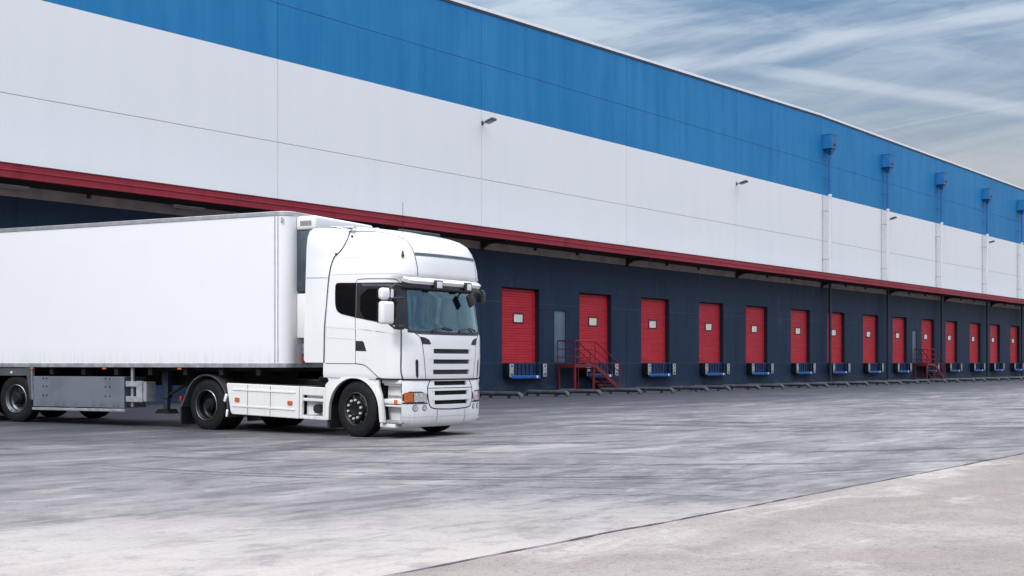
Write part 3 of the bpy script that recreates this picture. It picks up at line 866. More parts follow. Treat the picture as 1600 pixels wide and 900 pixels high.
strip_on(sN, [(-1.5,1.075),(1.9,1.075)], .03, off=.002)
# door and cab seams on both sides
fs_ = chaikin([(1.326,2.01),(1.335,1.85),(1.335,1.3),(1.322,1.17),(1.28,1.08)])
doorback = [(2.437,1.33),(2.45,2.16)]
doorlow = chaikin([(2.437,1.33),(2.20,1.315),(2.08,1.25),(1.95,1.17),(1.82,1.09),(1.70,1.078),(1.30,1.078)])
doortop = chaikin([(2.434,2.80),(2.434,2.868),(1.50,2.858),(1.40,2.85),(1.335,2.80)])
for f, sm in (((lambda q: q), sN), (mir, sR)):
    strip_on(sm, f(fs_), .024); strip_on(sm, f(doorback), .012); strip_on(sm, f(doorlow), .014); strip_on(sm, f(doortop), .013)
    strip_on(sm, f([(3.24,1.315),(2.437,1.33)]), .012)
# seam between the roof fairing and the front roof panel, and behind the fairing
rs = chaikin([(2.74,3.77),(2.3,3.75),(1.721,3.732),(1.462,3.692),(1.302,3.636),(1.19,3.575),(1.11,3.46),(1.061,3.336),(1.01,3.126),(.985,2.924)])
for f, sm in (((lambda q: q), sN), (mir, sR)): strip_on(sm, f(rs), .016)
for q in (sN, sR): q.build('panel_seam', M['seam'], tk, smooth=0)
sF.build('hood_seam', M['seam'], tk, smooth=0)
# style creases on the cab side
m = MB(CP)
for f in ((lambda q: q), mir):
    strip_on(m, f([(3.25,1.99),(2.45,1.962),(1.36,1.878)]), .018, off=.004); strip_on(m, f([(3.25,1.80),(2.46,1.772)]), .014, off=.004)
    strip_on(m, f([(3.2,2.955),(2.4,2.965),(1.5,2.968),(1.05,2.95)]), .022, off=.006)
    strip_on(m, f([(3.1,3.27),(2.2,3.27),(1.4,3.25)]), .02, off=.004)
m.build('side_crease', M['plastic_white'], tk)
# windscreen glass
wsm = MB(CP); ssw = [s for s in ss if -1.181 <= s <= 1.181]; zw = [z for z in zs if 1.944 <= z <= 2.691]
for z in zw:
    for s in ssw: wsm.v.append(P3(Gc,s,z,-.012))
n = len(ssw)
for j in range(len(zw)-1):
    for i in range(n-1): wsm.f.append([j*n+i,j*n+i+1,(j+1)*n+i+1,(j+1)*n+i]); wsm.mi.append(0)
ws = wsm.build('windscreen', M['windscreen'], tk)
m = MB(CP)
strip_on(m, [(-1.2,1.935),(-.9,1.925),(0,1.915),(.9,1.925),(1.2,1.935)], .05, off=.003)
strip_on(m, [(-1.2,2.695),(1.2,2.695)], .03, off=.003)
m.build('windscreen_seal', M['black'], ws)
# side glass: one dark band from the windscreen edge to the sleeper window
for k in (1,-1):
    f = (lambda q: q) if k == 1 else mir
    m = MB(CP)
    decal(m, f([(2.43,2.795),(2.43,2.16),(1.86,2.085),(1.335,2.02),(1.175,1.965),(1.178,2.70),(1.25,2.795)]), Gc, .006, .012)
    pl = m.build('door_window_frame', M['pillar'], tk)
    m = MB(CP); decal(m, smoothpoly(f([(2.315,2.685),(1.50,2.685),(1.38,2.60),(1.43,2.055),(1.85,2.10),(2.315,2.158)]),3), Gc, .010, .006)
    m.build('door_window', M['sideglass'], pl)
    m = MB(CP); decal(m, chaikin(f([(2.30,2.775),(1.55,2.77),(1.44,2.74),(1.44,2.715),(1.55,2.722),(2.22,2.728)]),1), Gc, .016, .014)
    m.build('wind_deflector', M['greyplastic'], pl)
    m = MB(CP)
    q = [(2.44,2.795),(2.90,2.797),(3.0,2.79),(3.032,2.75),(3.03,2.6),(3.015,2.42),(2.985,2.32),(2.93,2.265),(2.83,2.225),(2.44,2.162)]
    decal(m, f(q), Gc, .006, .012); m.build('sleeper_window', M['sideglass'], tk)
    # door skin with its handle recess
    m = MB(CP)
    dpoly = [(2.427,2.148),(1.86,2.075),(1.35,2.008),(1.352,1.3),(1.338,1.17),(1.31,1.095),(1.70,1.09),(1.81,1.103),(1.94,1.182),(2.07,1.262),(2.19,1.328),(2.427,1.342)]
    decal(m, f(dpoly), Gc, .004, .008, .12, .15); door = m.build('door', M['cab'], tk)
    m = MB(CP); decal(m, f([(2.43,1.742),(2.262,1.742),(2.225,1.72),(2.155,1.56),(2.43,1.562)]), Gc, .008, .01)
    m.build('handle', M['black'], door)
    m = MB(CP); strip_on(m, chaikin(f([(2.2,1.735),(2.06,1.72),(1.99,1.6),(1.95,1.43),(2.0,1.40),(2.3,1.41)])), .014, off=.006); m.build('handle_crease', M['plastic_white'], door)

# cabin interior
m = MB(CP); m.prism([(.55,1.88),(1.02,1.90),(1.05,1.80),(.95,1.62),(.50,1.60),(.45,1.80)],1,-1.1,1.1)
m.build('dashboard', M['dash'], tk, smooth=0, bevel=.03)
m = MB(CP); m.bb(-.70,1.0,-1.12,1.12,1.20,1.24); m.build('cab_floor', M['darkin'], tk, smooth=0)
for y in (.62,-.62):
    m = MB(CP); m.rbox((.05,y,1.72),(.55,.52,.16),.06); st = m.build('seat', M['seatfab'], tk)
    m = MB(CP); m.rbox((-.23,y,2.10),(.16,.50,.72),.07,ry=R(-8)); m.rbox((-.30,y,2.55),(.11,.28,.20),.05); m.build('backrest', M['seatfab'], st)
m = MB(CP)
c = Vector((.45,.62,2.03)); ax1 = Vector((0,1,0)); ax2 = Vector((-.55,0,.83))
m.tube([c+.22*(math.cos(2*PI*k/24)*ax1+math.sin(2*PI*k/24)*ax2) for k in range(25)], .018, 8)
m.tube([c-.22*ax1, c+.22*ax1], .02, 6); m.tube([c, c+Vector((.25,0,-.2))], .03, 8)
m.build('steering_wheel', M['black'], tk)
m = MB(CP); m.rbox((.93,-.72,1.925),(.16,.42,.05),.02,rz=.3); m.build('papers', M['paper'], tk)
# wipers
m = MB(CP)
for s0, s1 in ((.62,.02),(-.22,-.86)):
    a, b = P3(Gc,s0,1.93,.02), P3(Gc,(s0*.45+s1*.55),2.02,.035); c_ = P3(Gc,s1,1.975,.03)
    m.tube([a,b,c_],.011,6)
    m.tube([P3(Gc,s0+(s1-s0)*(.05+.095*k),1.955+.055*math.sin(PI*k/10),.022) for k in range(11)],.009,6)
m.build('wiper', M['black'], tk)
# sun visor with two spot lamps
m = MB(CP)
sv = np.linspace(-1.30,1.30,41)
def sweep(mb, prof):
    b = len(mb.v); n = len(prof)
    for s in sv:
        taper = 1. if abs(s) < 1.15 else max(.35, 1-(abs(s)-1.15)*3.5)
        for z, o in prof: mb.v.append(P3(Gc, s, z, o*taper))
    for i in range(len(sv)-1):
        for k in range(n): mb.f.append([b+i*n+k, b+i*n+(k+1)%n, b+(i+1)*n+(k+1)%n, b+(i+1)*n+k]); mb.mi.append(mb.m)
    mb.f.append([b+k for k in range(n)]); mb.mi.append(mb.m); mb.f.append([b+(len(sv)-1)*n+k for k in range(n)]); mb.mi.append(mb.m)
sweep(m, [(2.912,.03),(2.908,.115),(2.84,.132),(2.835,.12),(2.85,.02)])
vis = m.build('sun_visor', M['cab'], tk, smooth=18)
m = MB(CP); sweep(m, [(2.833,.118),(2.74,.128),(2.705,.12),(2.69,.09),(2.82,.01)]); m.build('visor_shade', M['pillar'], vis, smooth=18)
for s in (.53,-.45):
    m = MB(CP)
    q = Vector(P3(Gc,s,2.81,.165)); nn = nrm(Gc,s,2.815); az = math.atan2(nn[1],nn[0]) if nn[0] > 0 else math.atan2(-nn[1],-nn[0])
    m.rbox(q,(.07,.19,.165),.012,rz=az); lp = m.build('spot_lamp', M['black'], vis)
    m = MB(CP); m.rbox(q+Vector((math.cos(az),math.sin(az),0))*.034,(.014,.135,.115),.004,rz=az); m.build('lamp_lens', M['lamp_glass'], lp)
m = MB(CP); decal(m, [(1.07,2.872),(.87,2.872),(.87,2.838),(1.07,2.838)], Gc, .125, .02); decal(m, [(-1.07,2.872),(-.87,2.872),(-.87,2.838),(-1.07,2.838)], Gc, .125, .02)
m.build('marker_grille', M['greyplastic'], vis)
# dark band across the roof front
m = MB(CP); strip_on(m, [(-1.045,3.315),(1.045,3.315)], .055, off=.006); m.build('roof_band', M['reefer_dark'], tk)
m = MB(CP); m.rbox((.12,.32,3.815),(.62,.55,.06),.02,ry=R(8)); m.build('roof_hatch', M['black'], tk)
# horn, pipes and aerial on the roof
m = MB(CP)
m.tube([(-.33,-.99,3.80),(-.62,-.97,3.83)],[.055,.02],12); m.tube([(-.62,-.97,3.83),(-.95,-.95,3.86)],.014,8); m.tube([(-.3,-.9,3.80),(.15,-.86,3.80)],.012,6)
m.build('air_horn', M['chrome'], tk)
m = MB(CP); b0 = Vector(P3(Gc,1.314,3.25,.02)); m.tube([b0,b0+Vector((0,0,.10))],[.028,.014],8); m.tube([b0+Vector((0,0,.1)),b0+Vector((-.02,0,.96))],.004,5); m.build('aerial', M['black'], tk)
# air deflectors behind the cab
seamx = [(float(Gc(s,z)[0]),z) for s, z in chaikin([(2.74,3.775),(2.825,3.739),(2.90,3.56),(2.999,3.389),(3.162,3.304),(3.218,3.146),(3.25,2.893)],1)] + [(-.76,2.4),(-.785,1.99),(-.785,1.33)]
rear = [(-1.23,1.32),(-1.27,1.37),(-1.285,2.2),(-1.28,2.89),(-1.27,3.45),(-1.25,3.66),(-1.215,3.76),(-1.15,3.81),(-1.05,3.825)]
def sidew(z): return float(np.interp(z, CZ, CW))
for k in (1,-1):
    poly = rear + [(-.8,3.82)] + seamx
    for (z0,z1) in ((1.3,2.885),(2.897,4.)):
        m = MB(CP)
        bm = bmesh.new(); bm.faces.new([bm.verts.new((x,z,0)) for x, z in poly])
        for ax, ks in ((0,[-1.2,-1.1,-1.,-.9,-.8,-.7,-.6,-.5,-.4,-.3]),(1,[1.6,1.9,2.2,2.5,2.9,3.0,3.1,3.2,3.3,3.4,3.5,3.6,3.65,3.7,3.75,3.78])):
            for v in ks:
                co=[0,0,0]; no=[0,0,0]; co[ax]=v; no[ax]=1
                bmesh.ops.bisect_plane(bm, geom=list(bm.verts)+list(bm.edges)+list(bm.faces), plane_co=co, plane_no=no, dist=1e-6)
        bmesh.ops.bisect_plane(bm, geom=list(bm.verts)+list(bm.edges)+list(bm.faces), plane_co=(0,z0,0), plane_no=(0,1,0), clear_inner=True)
        bmesh.ops.bisect_plane(bm, geom=list(bm.verts)+list(bm.edges)+list(bm.faces), plane_co=(0,z1,0), plane_no=(0,1,0), clear_outer=True)
        bm.verts.index_update(); bs = len(m.v)
        def yy(x, z, o):
            xs_ = float(np.interp(z, [q[1] for q in seamx[::-1]], [q[0] for q in seamx[::-1]])); f_ = min(1., max(0., (xs_-x)/max(.05, xs_+1.25))); f_ = f_*f_*(3-2*f_)
            w = sidew(min(z,3.80)); w = w*(1-f_) + max(w, 1.25 - max(0,z-3.6)*.12)*f_; return -k*(w + .014 - o)
        for v in bm.verts: m.v.append((v.co.x, yy(v.co.x,v.co.y,0), v.co.y))
        low = {}
        for fc in bm.faces: m.f.append([bs+v.index for v in fc.verts]); m.mi.append(0)
        nn = len(bm.verts)
        for v in bm.verts: m.v.append((v.co.x, yy(v.co.x,v.co.y,.035), v.co.y))
        for fc in bm.faces: m.f.append([bs+nn+v.index for v in fc.verts][::-1]); m.mi.append(0)
        for e in bm.edges:
            if len(e.link_faces) == 1:
                a, b = e.verts; m.f.append([bs+a.index, bs+b.index, bs+nn+b.index, bs+nn+a.index]); m.mi.append(0)
        bm.free()
        m.build('air_deflector', M['cab'], tk, smooth=40)
m = MB(CP)
ds_ = chaikin([(2.70,3.775),(2.80,3.739),(2.88,3.56),(2.98,3.389),(3.142,3.304),(3.20,3.146),(3.232,2.893),(3.26,2.4),(3.275,1.99),(3.275,1.33)])
strip_on(m, ds_, .022, off=.012)
m.build('deflector_gap', M['seam'], tk, smooth=0)
m = MB(CP)
for x, z in ((-.36,3.66),(-.62,3.33)): m.cyl((x,-(sidew(z)+.01),z),(x,-(sidew(z)+.03),z),.022,8)
m.build('fastener', M['black'], tk)

# wheel arch panels, steps
def arcpts(cx, cz, rx, rz, a0, a1, n=22): return [(cx+rx*math.cos(a0+(a1-a0)*i/n), cz+rz*math.sin(a0+(a1-a0)*i/n)) for i in range(n+1)]
arch_in = [(.60,.30)] + arcpts(-.035,.47,.605,.60,R(4),R(176)) + [(-.645,.28)]
outer = [(-.755,.27),(-.755,.92),(-.67,1.0),(-.735,1.08),(-.735,1.295),(.05,1.305),(.22,1.285),(.34,1.22),(.46,1.12),(.535,1.065),(.545,.94),(.60,.80),(.665,.5),(.69,.30)]
for k in (1,-1):
    m = MB(CP)
    poly = outer + arch_in
    bm = bmesh.new(); bm.faces.new([bm.verts.new((x,z,0)) for x,z in poly])
    bmesh.ops.triangulate(bm, faces=bm.faces); bm.verts.index_update()
    V = [(v.co.x, v.co.y) for v in bm.verts]; T3 = [[v.index for v in f.verts] for f in bm.faces]; bm.free()
    n = len(V)
    m.add([(x,-k*1.235,z) for x,z in V], T3); m.add([(x,-k*1.19,z) for x,z in V], [t[::-1] for t in T3])
    m.f += [[i,(i+1)%n,n+(i+1)%n,n+i] for i in range(n)]; m.mi += [0]*n
    wa = m.build('wheel_arch', M['plastic_white'], tk, smooth=0)
    m = MB(CP)
    lipo = [(.665,.30)] + arcpts(-.035,.47,.685,.68,R(4),R(176)) + [(-.725,.28)]
    A = arch_in; B = lipo; b = len(m.v)
    for (x,z),(x2,z2) in zip(A,B): m.v += [(x,-k*1.19,z),(x,-k*1.262,z),(x2,-k*1.255,z2),(x2,-k*1.234,z2)]
    for i in range(len(A)-1):
        for q in range(3): m.f.append([b+4*i+q,b+4*i+q+1,b+4*i+5+q,b+4*i+4+q]); m.mi.append(0)
    m.build('arch_lip', M['plastic_white'], wa)
    m = MB(CP)                                                     # dark liner
    A = [(.63,.35)]+arcpts(-.035,.47,.63,.62,R(2),R(178))+[(-.66,.3)]
    b = len(m.v)
    for x,z in A: m.v += [(x,-k*1.18,z),(x,-k*.62,z)]
    for i in range(len(A)-1): m.f.append([b+2*i,b+2*i+1,b+2*i+3,b+2*i+2]); m.mi.append(0)
    m.build('arch_liner', M['chassis'], wa)
    m = MB(CP); m.bb(-.72,-.655,-k*.75,-k*1.2,.12,.55); m.build('mud_flap', M['black'], wa, smooth=0)
    # entry steps between the arch and the bumper
    y = lambda a: -k*a
    m = MB(CP); m.bb(.58,1.06,y(.99),y(1.02),.30,1.06); m.build('step_well', M['plastic_white'], tk, smooth=0)
    m = MB(CP); m.rbox((.77,y(1.085),1.03),(.44,.17,.07),.015); m.rbox((.76,y(1.075),.985),(.40,.10,.06),.015); m.build('step_ledge', M['plastic_white'], tk)
    m = MB(CP); m.rbox((.78,y(1.085),.675),(.46,.17,.085),.015); m.rbox((.78,y(1.08),.60),(.46,.16,.035),.01); st = m.build('entry_step', M['plastic_white'], tk)
    m = MB(CP); m.rbox((.89,y(1.172),.675),(.075,.02,.07),.006); m.build('side_marker', M['orange_ref'], st)
    m = MB(CP); m.rbox((.80,y(1.09),.31),(.44,.18,.06),.015); m.build('entry_step', M['galv'], tk)
    m = MB(CP); m.rbox((.71,y(1.075),.245),(.36,.20,.075),.015); m.build('lower_lip', M['cab'], tk)
    m = MB(CP); m.cyl((.985,y(1.02),.86),(.985,y(1.10),.86),.05,12); m.build('fuel_cap', M['black'], tk)
    m = MB(CP); m.bb(.60,1.02,y(1.021),y(1.03),.74,.78); m.build('step_strip', M['galv'], tk, smooth=0)  # grey metal strip above the entry step
    # side skirts between the axles
    def panel(poly, yo, th, name, mtl, parent=tk, bev=.012):
        m = MB(CP); m.prism(poly, 1, y(yo), y(yo-th)); return m.build(name, mtl, parent, smooth=0, bevel=bev)
    sk = panel([(-3.40,.845),(-3.27,.30),(-3.22,.26),(-1.43,.26),(-1.43,.865),(-3.38,.862)], 1.23, .05, 'side_skirt', M['plastic_white'])
    panel([(-3.36,.862),(-1.43,.868),(-1.43,.84),(-3.36,.835)], 1.17, .50, 'skirt_top', M['greyplastic'])
    m = MB(CP)
    for z in (.745,.425): m.bb(-3.22,-1.52,y(1.231),y(1.243),z-.014,z+.014)
    m.build('skirt_rib', M['plastic_white'], sk, smooth=0)
    m = MB(CP)
    for x in (-2.80,-2.18): m.bb(x-.005,x+.005,y(1.2305),y(1.2335),.265,.845)
    m.build('skirt_seam', M['seam'], sk, smooth=0)
    for x in (-3.08,-1.65):
        m = MB(CP); m.rbox((x,y(1.245),.55),(.115,.018,.075),.004); m.build('side_marker', M['orange_ref'], sk)
    # tank step panel with recess
    m = MB(CP)
    xa, xb_ = -1.415, -.77
    m.bb(xa,xa+.07,y(1.225),y(1.17),.265,.865); m.bb(xb_-.05,xb_,y(1.225),y(1.17),.265,.865)
    m.bb(xa+.071,xb_-.051,y(1.225),y(1.17),.71,.868); m.bb(xa+.071,xb_-.051,y(1.225),y(1.17),.265,.33)
    m.bb(xa+.07,xb_-.05,y(1.08),y(1.10),.33,.71); m.bb(xa+.071,xb_-.051,y(1.215),y(1.101),.60,.655)
    tp = m.build('tank_step_panel', M['plastic_white'], tk, smooth=0, bevel=.01)
    m = MB(CP); m.cyl((-1.0,y(1.09),.465),(-1.0,y(1.20),.465),.085,20); m.build('filler_cap', M['black'], tp)
    m = MB(CP); m.bb(xa+.08,xb_-.06,y(1.10),y(1.20),.335,.345); m.build('step_tread', M['galv'], tp, smooth=0)
# chassis
m = MB(CP)
for y in (.43,-.43): m.bb(-4.95,1.0,y-.045,y+.045,.66,.95)
m.bb(-4.95,-4.85,-.43,.43,.68,.92); m.bb(-2.6,-2.5,-.42,.42,.68,.92); m.bb(-1.3,-1.2,-.42,.42,.68,.92)
m.cyl((-3.25,.62,.55),(-1.55,.62,.55),.30,20); m.rbox((-2.35,-.80,.52),(1.6,.62,.5),.06); m.rbox((-1.1,-.2,1.0),(.5,1.2,.10),.03)
m.build('chassis_frame', M['chassis'], tk)
m = MB(CP); m.prism([(-.75,-.5),(.75,-.42),(.55,.5),(-.55,.5)] and [(-.45,-.48),(-.45,.48),(.25,.48),(.55,.2),(.55,-.2),(.25,-.48)],2,1.08,1.16)
m.v = [(x-3.55,y,z) for x,y,z in m.v]; m.build('fifth_wheel', M['chassis'], tk, smooth=0)
m = MB(CP)
for y0 in (.25,-.25):
    pts = [(-.83,y0,1.9),(-1.0,y0*1.2,1.45),(-1.2,y0*1.5,1.38),(-1.28,y0*1.6,1.75)]
    m.tube(pts,.02,6)
m.build('air_hose', M['black'], tk)
m = MB(CP)
for x in (-3.25,-1.75): m.bb(x-.9,x+.4,-.40,.40,.955,.965)
m.build('deck_plate', M['greyplastic'], tk, smooth=0)

# wheels -------------------------------------------------------------------
def wheel(name, parent, c, side, kind, steer=0., r=.505):
    """side -1: outer face looks to local -y"""
    s = side
    o = empty(name, c, steer); o.parent = parent
    W = .30 if kind != 'drive' else .29
    y0 = 0.
    def tyre(yc, nm):
        pr = [(.295,-W/2+.03),(.31,-W/2+.008),(.36,-W/2),(r-.09,-W/2-.004),(r-.03,-W/2+.012),(r-.008,-W/2+.03)]
        yb = -W/2+.03; gro = 4; L = W-.06
        for g_ in range(gro):
            a = yb + L*(g_+.42)/(gro) - .0; 
            pr += [(r, a-.02),(r-.014,a-.016),(r-.014,a-.004),(r,a)]
        pr += [(r-.008,W/2-.03),(r-.03,W/2-.012),(r-.09,W/2+.004),(.36,W/2),(.31,W/2-.008),(.295,W/2-.03)]
        m = MB(); m.lathe([(a, (yc+b)) for a,b in pr], 56, close=True)
        return m.build(nm, M['rubber'], o, smooth=40)
    if kind == 'steer':
        tyre(.15*-s*1.0 if False else -s*.15, 'tyre')
        f = lambda d: s*d - s*.0
        m = MB(); m.lathe([(.30,-s*.02),(.296,-s*.012),(.27,-s*.03),(.255,-s*.06),(.235,-s*.055),(.19,s*.0),(.19,s*.0)],40)
        m.build('rim', M['rimdark'], o)
        m = MB(); m.lathe([(.0,s*.018),(.10,s*.018),(.11,s*.024),(.205,s*.012),(.212,-s*.01),(.212,-s*.09)],36); hubm = m
        m = MB()
        for k in range(10):
            a = 2*PI*k/10+.2; m.cyl((.168*math.cos(a),s*.014,.168*math.sin(a)),(.168*math.cos(a),s*.05,.168*math.sin(a)),.021,8)
        hubm.m = 1; hubm.add(m.v, m.f); hubm.build('hub', [M['rimdark'], M['nut']], o)
        m = MB(); m.lathe([(.302,-s*.015),(.306,-s*.004),(.296,s*.001),(.288,-s*.012)],40); m.build('rim_edge', M['steer_edge'], o)
        m = MB()
        for k in range(8):
            a = 2*PI*(k+.5)/8; m.cyl((.238*math.cos(a),-s*.045,.238*math.sin(a)),(.238*math.cos(a),-s*.038,.238*math.sin(a)),.030,12)
        m.build('rim_slot', M['rim'], o)
    else:
        yc = -s*.15
        tyre(yc, 'tyre')
        if kind == 'drive': tyre(-s*(.15+.335), 'tyre')
        dp_ = .17 if kind == 'drive' else .13
        rm = M['rimdark'] if kind == 'drive' else M['rim']
        m = MB(); m.lathe([(.298,-s*.02),(.304,-s*.004),(.293,s*.004),(.284,-s*.012),(.272,-s*.03),(.262,-s*.04),(.256,-s*(dp_-.02)),(.23,-s*dp_),(.14,-s*(dp_-.005)),(.0,-s*(dp_-.005))],48); m.build('rim', rm, o)
        m = MB(); m.lathe([(.306,-s*.012),(.3075,s*.0),(.300,s*.0065),(.290,-s*.004),(.287,-s*.012)],48); m.build('rim_edge', M['rimedge'], o)
        m = MB(); m.lathe([(.135,-s*dp_),(.13,-s*(dp_-.09)),(.11,-s*(dp_-.12)),(.085,-s*(dp_-.13)),(.08,-s*(dp_-.15)),(.0,-s*(dp_-.15))],32); hubm = m
        m = MB()
        for k in range(10):
            a = 2*PI*k/10+.1; m.cyl((.168*math.cos(a),-s*dp_,.168*math.sin(a)),(.168*math.cos(a),-s*(dp_-.045),.168*math.sin(a)),.017,8)
        hubm.m = 1; hubm.add(m.v, m.f); hubm.build('hub', [M['chassis'], M['rimdark']], o)
        if kind == 'drive':
            m = MB()
            for k in range(8):
                a = 2*PI*(k+.5)/8; m.cyl((.205*math.cos(a),-s*(dp_+.002),.205*math.sin(a)),(.205*math.cos(a),-s*(dp_-.004),.205*math.sin(a)),.03,12)
            m.build('rim_slot', M['black'], o)
    return o
wheel('wheel', tk, (0,-1.23,.505), -1, 'steer', R(-5)); wheel('wheel', tk, (0,1.23,.505), 1, 'steer', R(-5))
wheel('wheel', tk, (-3.98,-1.22,.505), -1, 'drive'); wheel('wheel', tk, (-3.98,1.22,.505), 1, 'drive')
m = MB(); m.cyl((0,-1.1,.505),(0,1.1,.505),.07,12); m.cyl((-3.98,-1.0,.505),(-3.98,1.0,.505),.11,14); m.cyl((-3.98,-.22,.505),(-3.98,.22,.505),.27,18)
m.build('axle', M['chassis'], tk)
for k in (1,-1):                                  # rear mudguards
    m = MB()
    A = arcpts(-3.98,.505,.605,.585,R(-22),R(150),26) + [(-4.60,.62),(-4.70,.45)]
    Bo = arcpts(-3.98,.505,.635,.615,R(-22),R(150),26) + [(-4.64,.62),(-4.74,.45)]
    b = len(m.v)
    for (x,z),(x2,z2) in zip(A,Bo): m.v += [(x,-k*1.235,z),(x2,-k*1.235,z2),(x2,-k*.55,z2),(x,-k*.55,z)]
    for i in range(len(A)-1):
        for q in range(4): m.f.append([b+4*i+q,b+4*i+(q+1)%4,b+4*i+4+(q+1)%4,b+4*i+4+q]); m.mi.append(0)
    m.f += [[b,b+1,b+2,b+3],[b+4*(len(A)-1)+q for q in range(4)]]; m.mi += [0,0]
    mg = m.build('mudguard', M['greyplastic'], tk)
    m = MB(); m.bb(-4.75,-4.71,-k*.6,-k*1.22,.10,.50); m.build('mud_flap', M['black'], mg, smooth=0)
    m = MB(); m.rbox((-4.72,-k*1.2,.62),(.05,.10,.10),.01); m.build('tail_lamp', M['red_lens'], mg)
    m = MB(); m.rbox((-3.395,-k*1.245,.66),(.06,.03,.16),.01,ry=R(22)); m.rbox((-3.355,-k*1.245,.36),(.05,.03,.14),.01,ry=R(8)); m.build('reflector_strip', M['white_dot'], mg)

# mirrors: two white housings on the near side, one folded black mirror on the far side
m = MB(CP); y = -1
m.tube([(1.02,y*1.24,2.72),(1.05,y*1.45,2.74),(1.02,y*1.55,2.66),(1.01,y*1.56,2.06),(1.04,y*1.42,1.98),(1.06,y*1.26,2.0)],.022,8)
m.rbox((1.05,y*1.30,2.00),(.14,.14,.09),.03); m.tube([(1.04,y*1.2,2.52),(1.02,y*1.55,2.50)],.02,6)
m.build('mirror_arm', M['black'], tk)
def mirror(c, s, mtl, gs, rz, dx=.082):
    m = MB(CP); m.rbox(c, s, .055, seg=3, rz=rz); mr = m.build('mirror', mtl, tk)
    m2 = MB(CP); m2.rbox((c[0]-dx,c[1]-.005,c[2]), gs, .006, rz=rz); m2.build('mirror_glass', M['sideglass'], mr)
mirror((.955,-1.57,2.575),(.15,.275,.205), M['cab'], (.02,.22,.16), R(-12))
mirror((.975,-1.58,2.245),(.16,.27,.405), M['cab'], (.02,.23,.36), R(-12))
m = MB(CP); m.tube([(.96,1.20,2.74),(.86,1.42,2.76),(.78,1.50,2.74)],.018,8); m.build('mirror_arm', M['black'], tk)
mirror((.74,1.53,2.64),(.12,.20,.24), M['black'], (.03,.16,.2), R(12), .052)
m = MB(CP); m.tube([(1.10,.62,2.74),(1.22,.60,2.68),(1.25,.56,2.62)],.016,8); m.rbox((1.25,.50,2.545),(.07,.19,.24),.03,rx=R(28)); m.build('kerb_mirror', M['black'], tk)

# ------------------------------------------------------------------ trailer
RA = R(26.)
RO = Vector(((434-800)/2000*24.5, 24.5, 0))
tl = empty('semi_trailer', RO, -RA, label='white refrigerated box trailer behind the tractor, cut off by the left edge', cat='trailer')
ZT0, ZT1, TLEN, TW, CR = 1.335, 4.235, 12.6, 2.58, .24
# local: x forward with the corner post at 0, y 0 is the near wall, y = TW the far wall
def rrect(x0, x1, y0, y1, r, n=10):
    P = [(x0,y0)]
    P += [(x1-r+r*math.sin(PI/2*i/n), y0+r-r*math.cos(PI/2*i/n)) for i in range(n+1)]
    P += [(x1-r+r*math.cos(PI/2*i/n), y1-r+r*math.sin(PI/2*i/n)) for i in range(n+1)]
    return P + [(x0,y1)]
XF = .235
m = MB(); m.prism(rrect(-TLEN, XF, 0, TW, CR), 2, ZT0, ZT1-.07); box_ = m.build('box_body', M['trailer'], tl, smooth=30)
m = MB(); m.prism(rrect(-TLEN-.012, XF+.012, -.012, TW+.012, CR+.012), 2, ZT1-.072, ZT1+.012); m.build('top_rail', M['alu'], box_, smooth=30, bevel=.008)
m = MB(); m.prism(rrect(-TLEN-.010, XF+.010, -.010, TW+.010, CR+.010), 2, ZT0-.082, ZT0+.004); m.build('bottom_rail', M['galv'], box_, smooth=30, bevel=.006)
m = MB(); m.bb(-.075,-.055,-.006,.004,ZT0+.01,ZT1-.08); m.bb(-.004,.014,-.005,.004,ZT0+.01,ZT1-.08); m.build('corner_trim', M['galv'], box_, smooth=0)
m = MB(); m.rbox((.10,-.005,ZT1-.16),(.04,.02,.11),.006); m.build('corner_lug', M['galv'], box_)
for x in [-.95-1.1*k for k in range(10)]:
    pass
# refrigeration unit on the front wall
m = MB(); m.rbox((.235+.23,TW/2,4.03),(.46,2.06,.27),.05,seg=3); rf = m.build('fridge_unit', M['cab'], tl)
m = MB(); m.rbox((.235+.19,TW/2,3.30),(.38,2.02,1.18),.03); m.build('fridge_grille', M['reefer_dark'], rf)
m = MB(); m.rbox((.235+.20,TW/2,2.25),(.40,2.02,.86),.03); m.build('fridge_housing', M['cab'], rf)
m = MB()
for k in range(12): m.bb(.34+.022*k,.35+.022*k,TW/2-1.036,TW/2-1.02,3.97,4.07)
m.build('louvre', M['mesh'], rf, smooth=0)
m = MB(); m.rbox((.235+.06,TW/2-.72,1.62),(.12,.30,.22),.02); m.build('socket_box', M['galv'], rf)
m = MB(); m.rbox((.235+.05,TW/2-.6,1.42),(.10,.5,.12),.02); m.build('coupling_plate', M['red_lens'], rf)
m = MB(); m.rbox((.235+.43,TW/2-1.012,2.25),(.03,.01,.2),.004); m.rbox((.235+.37,TW/2-1.012,2.52),(.03,.012,.05),.004); m.build('latch', M['black'], rf)
# chassis
m = MB()
for y in (.75,1.83): m.bb(-TLEN+.2,-.1,y-.06,y+.06,.88,1.25); 
m.bb(-3.2,.1,.2,TW-.2,1.18,1.25)
for x in np.arange(-TLEN+.4,-.3,.9): m.bb(x-.05,x+.05,.05,TW-.05,1.10,1.25)
m.build('chassis_frame', M['chassis'], tl, smooth=0)
AX = [-6.93,-8.24,-9.55]
for x in AX:
    zz = .505 + gz(*(RO + Matrix.Rotation(-RA,3,'Z') @ Vector((x,.2,0))).to_2d())
    wheel('wheel', tl, (x,.055,zz), -1, 'trailer'); wheel('wheel', tl, (x,TW-.055,zz), 1, 'trailer')
    m = MB(); m.cyl((x,.2,zz),(x,TW-.2,zz),.075,12); m.build('axle', M['chassis'], tl)
